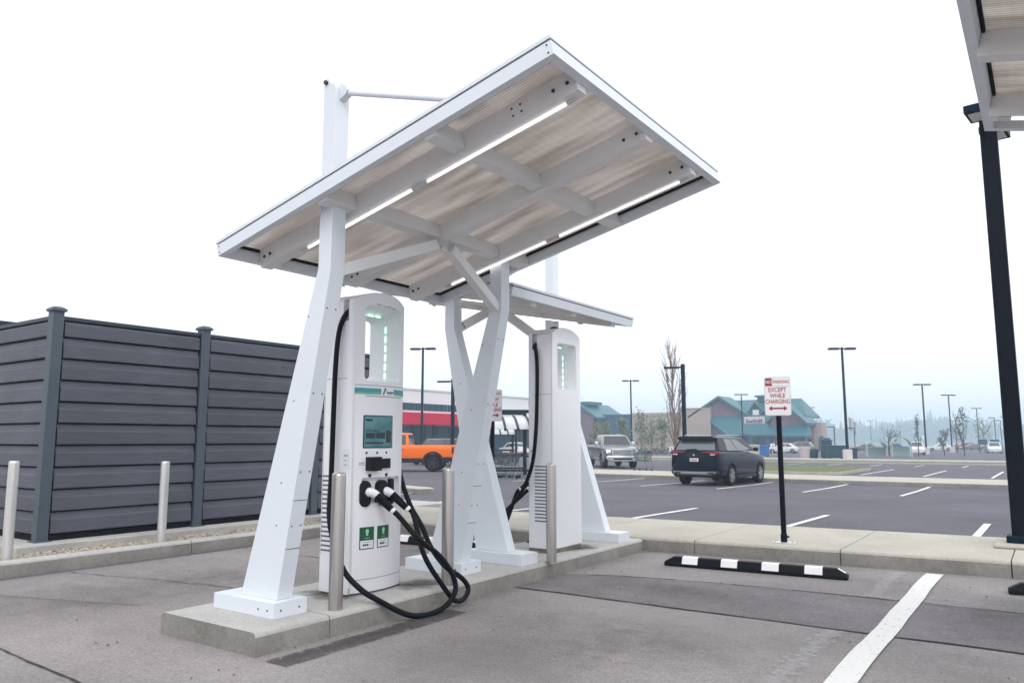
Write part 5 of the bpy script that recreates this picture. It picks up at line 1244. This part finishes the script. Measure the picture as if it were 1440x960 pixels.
def leafy(label, loc, H, rad, seed, m='leaf_pale', n=620):
    rnd = random.Random(seed); root = thing('leafy_tree', label, 'tree', loc, 0, 'pale green trees before the flat roofed block'); mb = MB()
    mb.tube([(0, 0, 0), (.05, .02, H * .4), (0, .05, H * .85)], [.12, .08, .03], 7)
    for k in range(9): a = rnd.random() * 6.28; z = H * rnd.uniform(.25, .65); mb.tube([(0, 0, z), (math.cos(a) * rad * .4, math.sin(a) * rad * .4, z + H * .12), (math.cos(a) * rad * .7, math.sin(a) * rad * .7, z + H * .25)], [.05, .035, .015], 5)
    mb.build('trunk', 'bark', root)
    cl = [(Vector((rnd.uniform(-1, 1) * rad * .7, rnd.uniform(-1, 1) * rad * .7, H * rnd.uniform(.22, .92))), rad * rnd.uniform(.25, .5)) for _ in range(22)]
    cl = [(Vector((c_.x * (1.15 - c_.z / H), c_.y * (1.15 - c_.z / H), c_.z)), r_) for c_, r_ in cl]; ml = MB()
    for i in range(n):
        c_, r_ = rnd.choice(cl); p_ = c_ + Vector((rnd.gauss(0, 1), rnd.gauss(0, 1), rnd.gauss(0, 1.3))) * r_ * .5; s_ = rnd.uniform(.08, .2)
        u = Vector((rnd.gauss(0, 1), rnd.gauss(0, 1), rnd.gauss(0, 1))).normalized(); v = u.orthogonal().normalized(); w = u.cross(v)
        ml.add([p_ - v * s_, p_ + w * s_ * .6, p_ + v * s_, p_ - w * s_ * .6], [(0, 1, 2, 3)])
    ml.build('crown', m, root, smooth=0)
for i, (px, d, H, rad, lab) in enumerate([(838, 105, 4.2, 1.5, 'pale green leafy tree left of the silver pickup cab'), (853, 112, 4.6, 1.6, 'pale green leafy tree over the silver pickup roof'), (876, 100, 4.6, 1.2, 'slim pale green tree right over the silver pickup'),
                                          (900, 108, 6.2, 1.6, 'tall pale green leafy tree above the lone cart'), (914, 112, 5.2, 1.8, 'broad pale green tree left of the bare tree'), (932, 104, 5.0, 1.6, 'pale green leafy tree closest to the bare tree')]):
    leafy(lab, bear(px, d), H, rad, 40 + i)
mb = MB(); 
for i in range(60):
    for j in range(2): pass
a_, b_ = bear(815, 98), bear(945, 98)
for i in range(900):
    t = random.random(); p_ = a_.lerp(b_, t) + Vector((random.uniform(-.5, .5), random.uniform(-.5, .5), random.uniform(0, .75))); s_ = random.uniform(.08, .18)
    u = Vector((random.gauss(0, 1), random.gauss(0, 1), random.gauss(0, 1))).normalized(); v = u.orthogonal().normalized(); w = u.cross(v); mb.add([p_ - v * s_, p_ + w * s_ * .6, p_ + v * s_, p_ - w * s_ * .6], [(0, 1, 2, 3)])
tag(mb.build('hedge', 'leaf_dark', smooth=0), 'low dark hedge in front of the flat roofed block', 'hedge')

# wooded hillside far away: one mass
mb = MB(); rnd = random.Random(4)
def conifer(p_, H, r_):
    mb.tube([p_ - Vector((0, 0, 1)), p_ + Vector((0, 0, H * .3))], r_ * .09, 5)
    n = 5
    for k in range(n):
        z0 = H * (.12 + .86 * k / n * .92); z1 = min(H, z0 + H * .34); rr_ = r_ * (1 - k / n) * rnd.uniform(.85, 1.15); o = len(mb.v); m_ = 8
        for q_ in range(m_): a = q_ * 6.283 / m_ + rnd.random() * .4; s_ = rr_ * rnd.uniform(.55, 1.15); mb.v.append(p_ + Vector((math.cos(a) * s_, math.sin(a) * s_, z0 + rnd.uniform(-.03, .03) * H)))
        mb.v.append(p_ + Vector((0, 0, z1)))
        for q_ in range(m_): mb.f.append([o + q_, o + (q_ + 1) % m_, o + m_]); mb.m.append(0)
def roundtree(p_, H, r_):
    mb.tube([p_ - Vector((0, 0, 1)), p_ + Vector((0, 0, H * .6))], r_ * .07, 5)
    for k in range(46):
        th, ph = rnd.random() * 6.28, math.acos(rnd.uniform(-.8, 1)); rr_ = r_ * rnd.uniform(.55, 1.0); c_ = p_ + Vector((rr_ * math.sin(ph) * math.cos(th), rr_ * math.sin(ph) * math.sin(th), H * .62 + rr_ * 1.1 * math.cos(ph)))
        s_ = r_ * rnd.uniform(.22, .42); u = Vector((rnd.gauss(0, 1), rnd.gauss(0, 1), rnd.gauss(0, 1))).normalized(); v = u.orthogonal().normalized(); w = u.cross(v)
        mb.add([c_ - v * s_, c_ + w * s_ * .8, c_ + v * s_, c_ - w * s_ * .8, c_ + u * s_ * .6], [(0, 1, 4), (1, 2, 4), (2, 3, 4), (3, 0, 4), (3, 2, 1, 0)])
for i in range(560):
    px = rnd.uniform(1080, 1640) if i % 3 < 2 else rnd.uniform(1640, 2500); d = rnd.choice((rnd.uniform(740, 800), rnd.uniform(850, 920))); p_ = bear(px, d); p_.z = ground_z(p_.y) + (d - 730) * .014
    H = rnd.uniform(17, 28) * (.85 if d < 820 else 1.12) * (1.0 + .12 * math.sin(px * .03))
    if rnd.random() < .45: conifer(p_, H * 1.15, H * .24)
    else: roundtree(p_, H * .9, H * .34)
tag(mb.build('woods', 'needle', smooth=0), 'far wooded skyline fading into blue haze', 'woods', kind='stuff')
mb = MB(); 
c_ = [bear(px, d) for px, d in ((1000, 730), (1200, 715), (1450, 715), (2500, 715), (2500, 960), (1300, 960), (1000, 960))]
hz = [1.0, .0, .0, 0, 6.5, 6.5, 6.5]
mb.add([p_ + Vector((0, 0, h_)) for p_, h_ in zip(c_, hz)], [(0, 1, 5, 6), (1, 2, 5), (2, 3, 4, 5)]); tag(mb.build('hill', 'hill', smooth=0), kind='structure')

# ------------------------------------------------------------------ haze, sky and sun
mb = MB(); mb.box(-820, 1220, -70, 1120, -8.5, 34)
hz = mb.build('haze', [], smooth=0); hm = bpy.data.materials.new('haze'); hm.use_nodes = True; nt = hm.node_tree
for n in list(nt.nodes): nt.nodes.remove(n)
out = nt.nodes.new('ShaderNodeOutputMaterial'); pv = nt.nodes.new('ShaderNodeVolumePrincipled'); pv.inputs['Color'].default_value = (.68, .86, 1.0, 1); pv.inputs['Density'].default_value = .0014; pv.inputs['Anisotropy'].default_value = .1
nt.links.new(pv.outputs[0], out.inputs['Volume']); hz.data.materials.append(hm); tag(hz, 'pale blue smoke haze over the parking lot', 'haze', kind='stuff')

ELEV, AZ = R(48), R(138)     # sun behind the camera, veiled
w = bpy.data.worlds.new('World'); scn.world = w; w.use_nodes = True; nt = w.node_tree; N, L = nt.nodes.new, nt.links.new
bg = nt.nodes['Background']; sky = N('ShaderNodeTexSky'); sky.sky_type = 'NISHITA'; sky.sun_disc = False; sky.sun_elevation = ELEV; sky.sun_rotation = AZ; sky.dust_density = 6; sky.air_density = 1.0; sky.ozone_density = 1
# smoke veil: the sky is mixed towards an even grey white that is a little brighter overhead
tc = N('ShaderNodeTexCoord'); sx = N('ShaderNodeSeparateXYZ'); L(tc.outputs['Generated'], sx.inputs[0])
rp = N('ShaderNodeValToRGB'); rp.color_ramp.elements[0].position = .0; rp.color_ramp.elements[0].color = (9.9, 9.95, 10.5, 1); rp.color_ramp.elements[1].position = .8; rp.color_ramp.elements[1].color = (14.6, 14.8, 15.0, 1)
L(sx.outputs['Z'], rp.inputs[0])
mx = N('ShaderNodeMix'); mx.data_type = 'RGBA'; mx.inputs[0].default_value = .86; L(sky.outputs[0], mx.inputs[6]); L(rp.outputs[0], mx.inputs[7]); L(mx.outputs[2], bg.inputs[0]); bg.inputs[1].default_value = .10
sd = bpy.data.lights.new('sun', 'SUN'); so = bpy.data.objects.new('sun', sd); COL.objects.link(so); sd.energy = .75; sd.angle = R(25); sd.color = (1, .97, .93)
dv = Vector((math.sin(AZ) * math.cos(ELEV), math.cos(AZ) * math.cos(ELEV), math.sin(ELEV)))
so.rotation_euler = dv.to_track_quat('Z', 'Y').to_euler()
scn.view_settings.view_transform = 'Standard'; scn.view_settings.look = 'None'; scn.view_settings.gamma = 1; scn.view_settings.exposure = .40
scn.cycles.volume_bounces = 2; scn.cycles.max_bounces = 8; scn.cycles.use_denoising = True
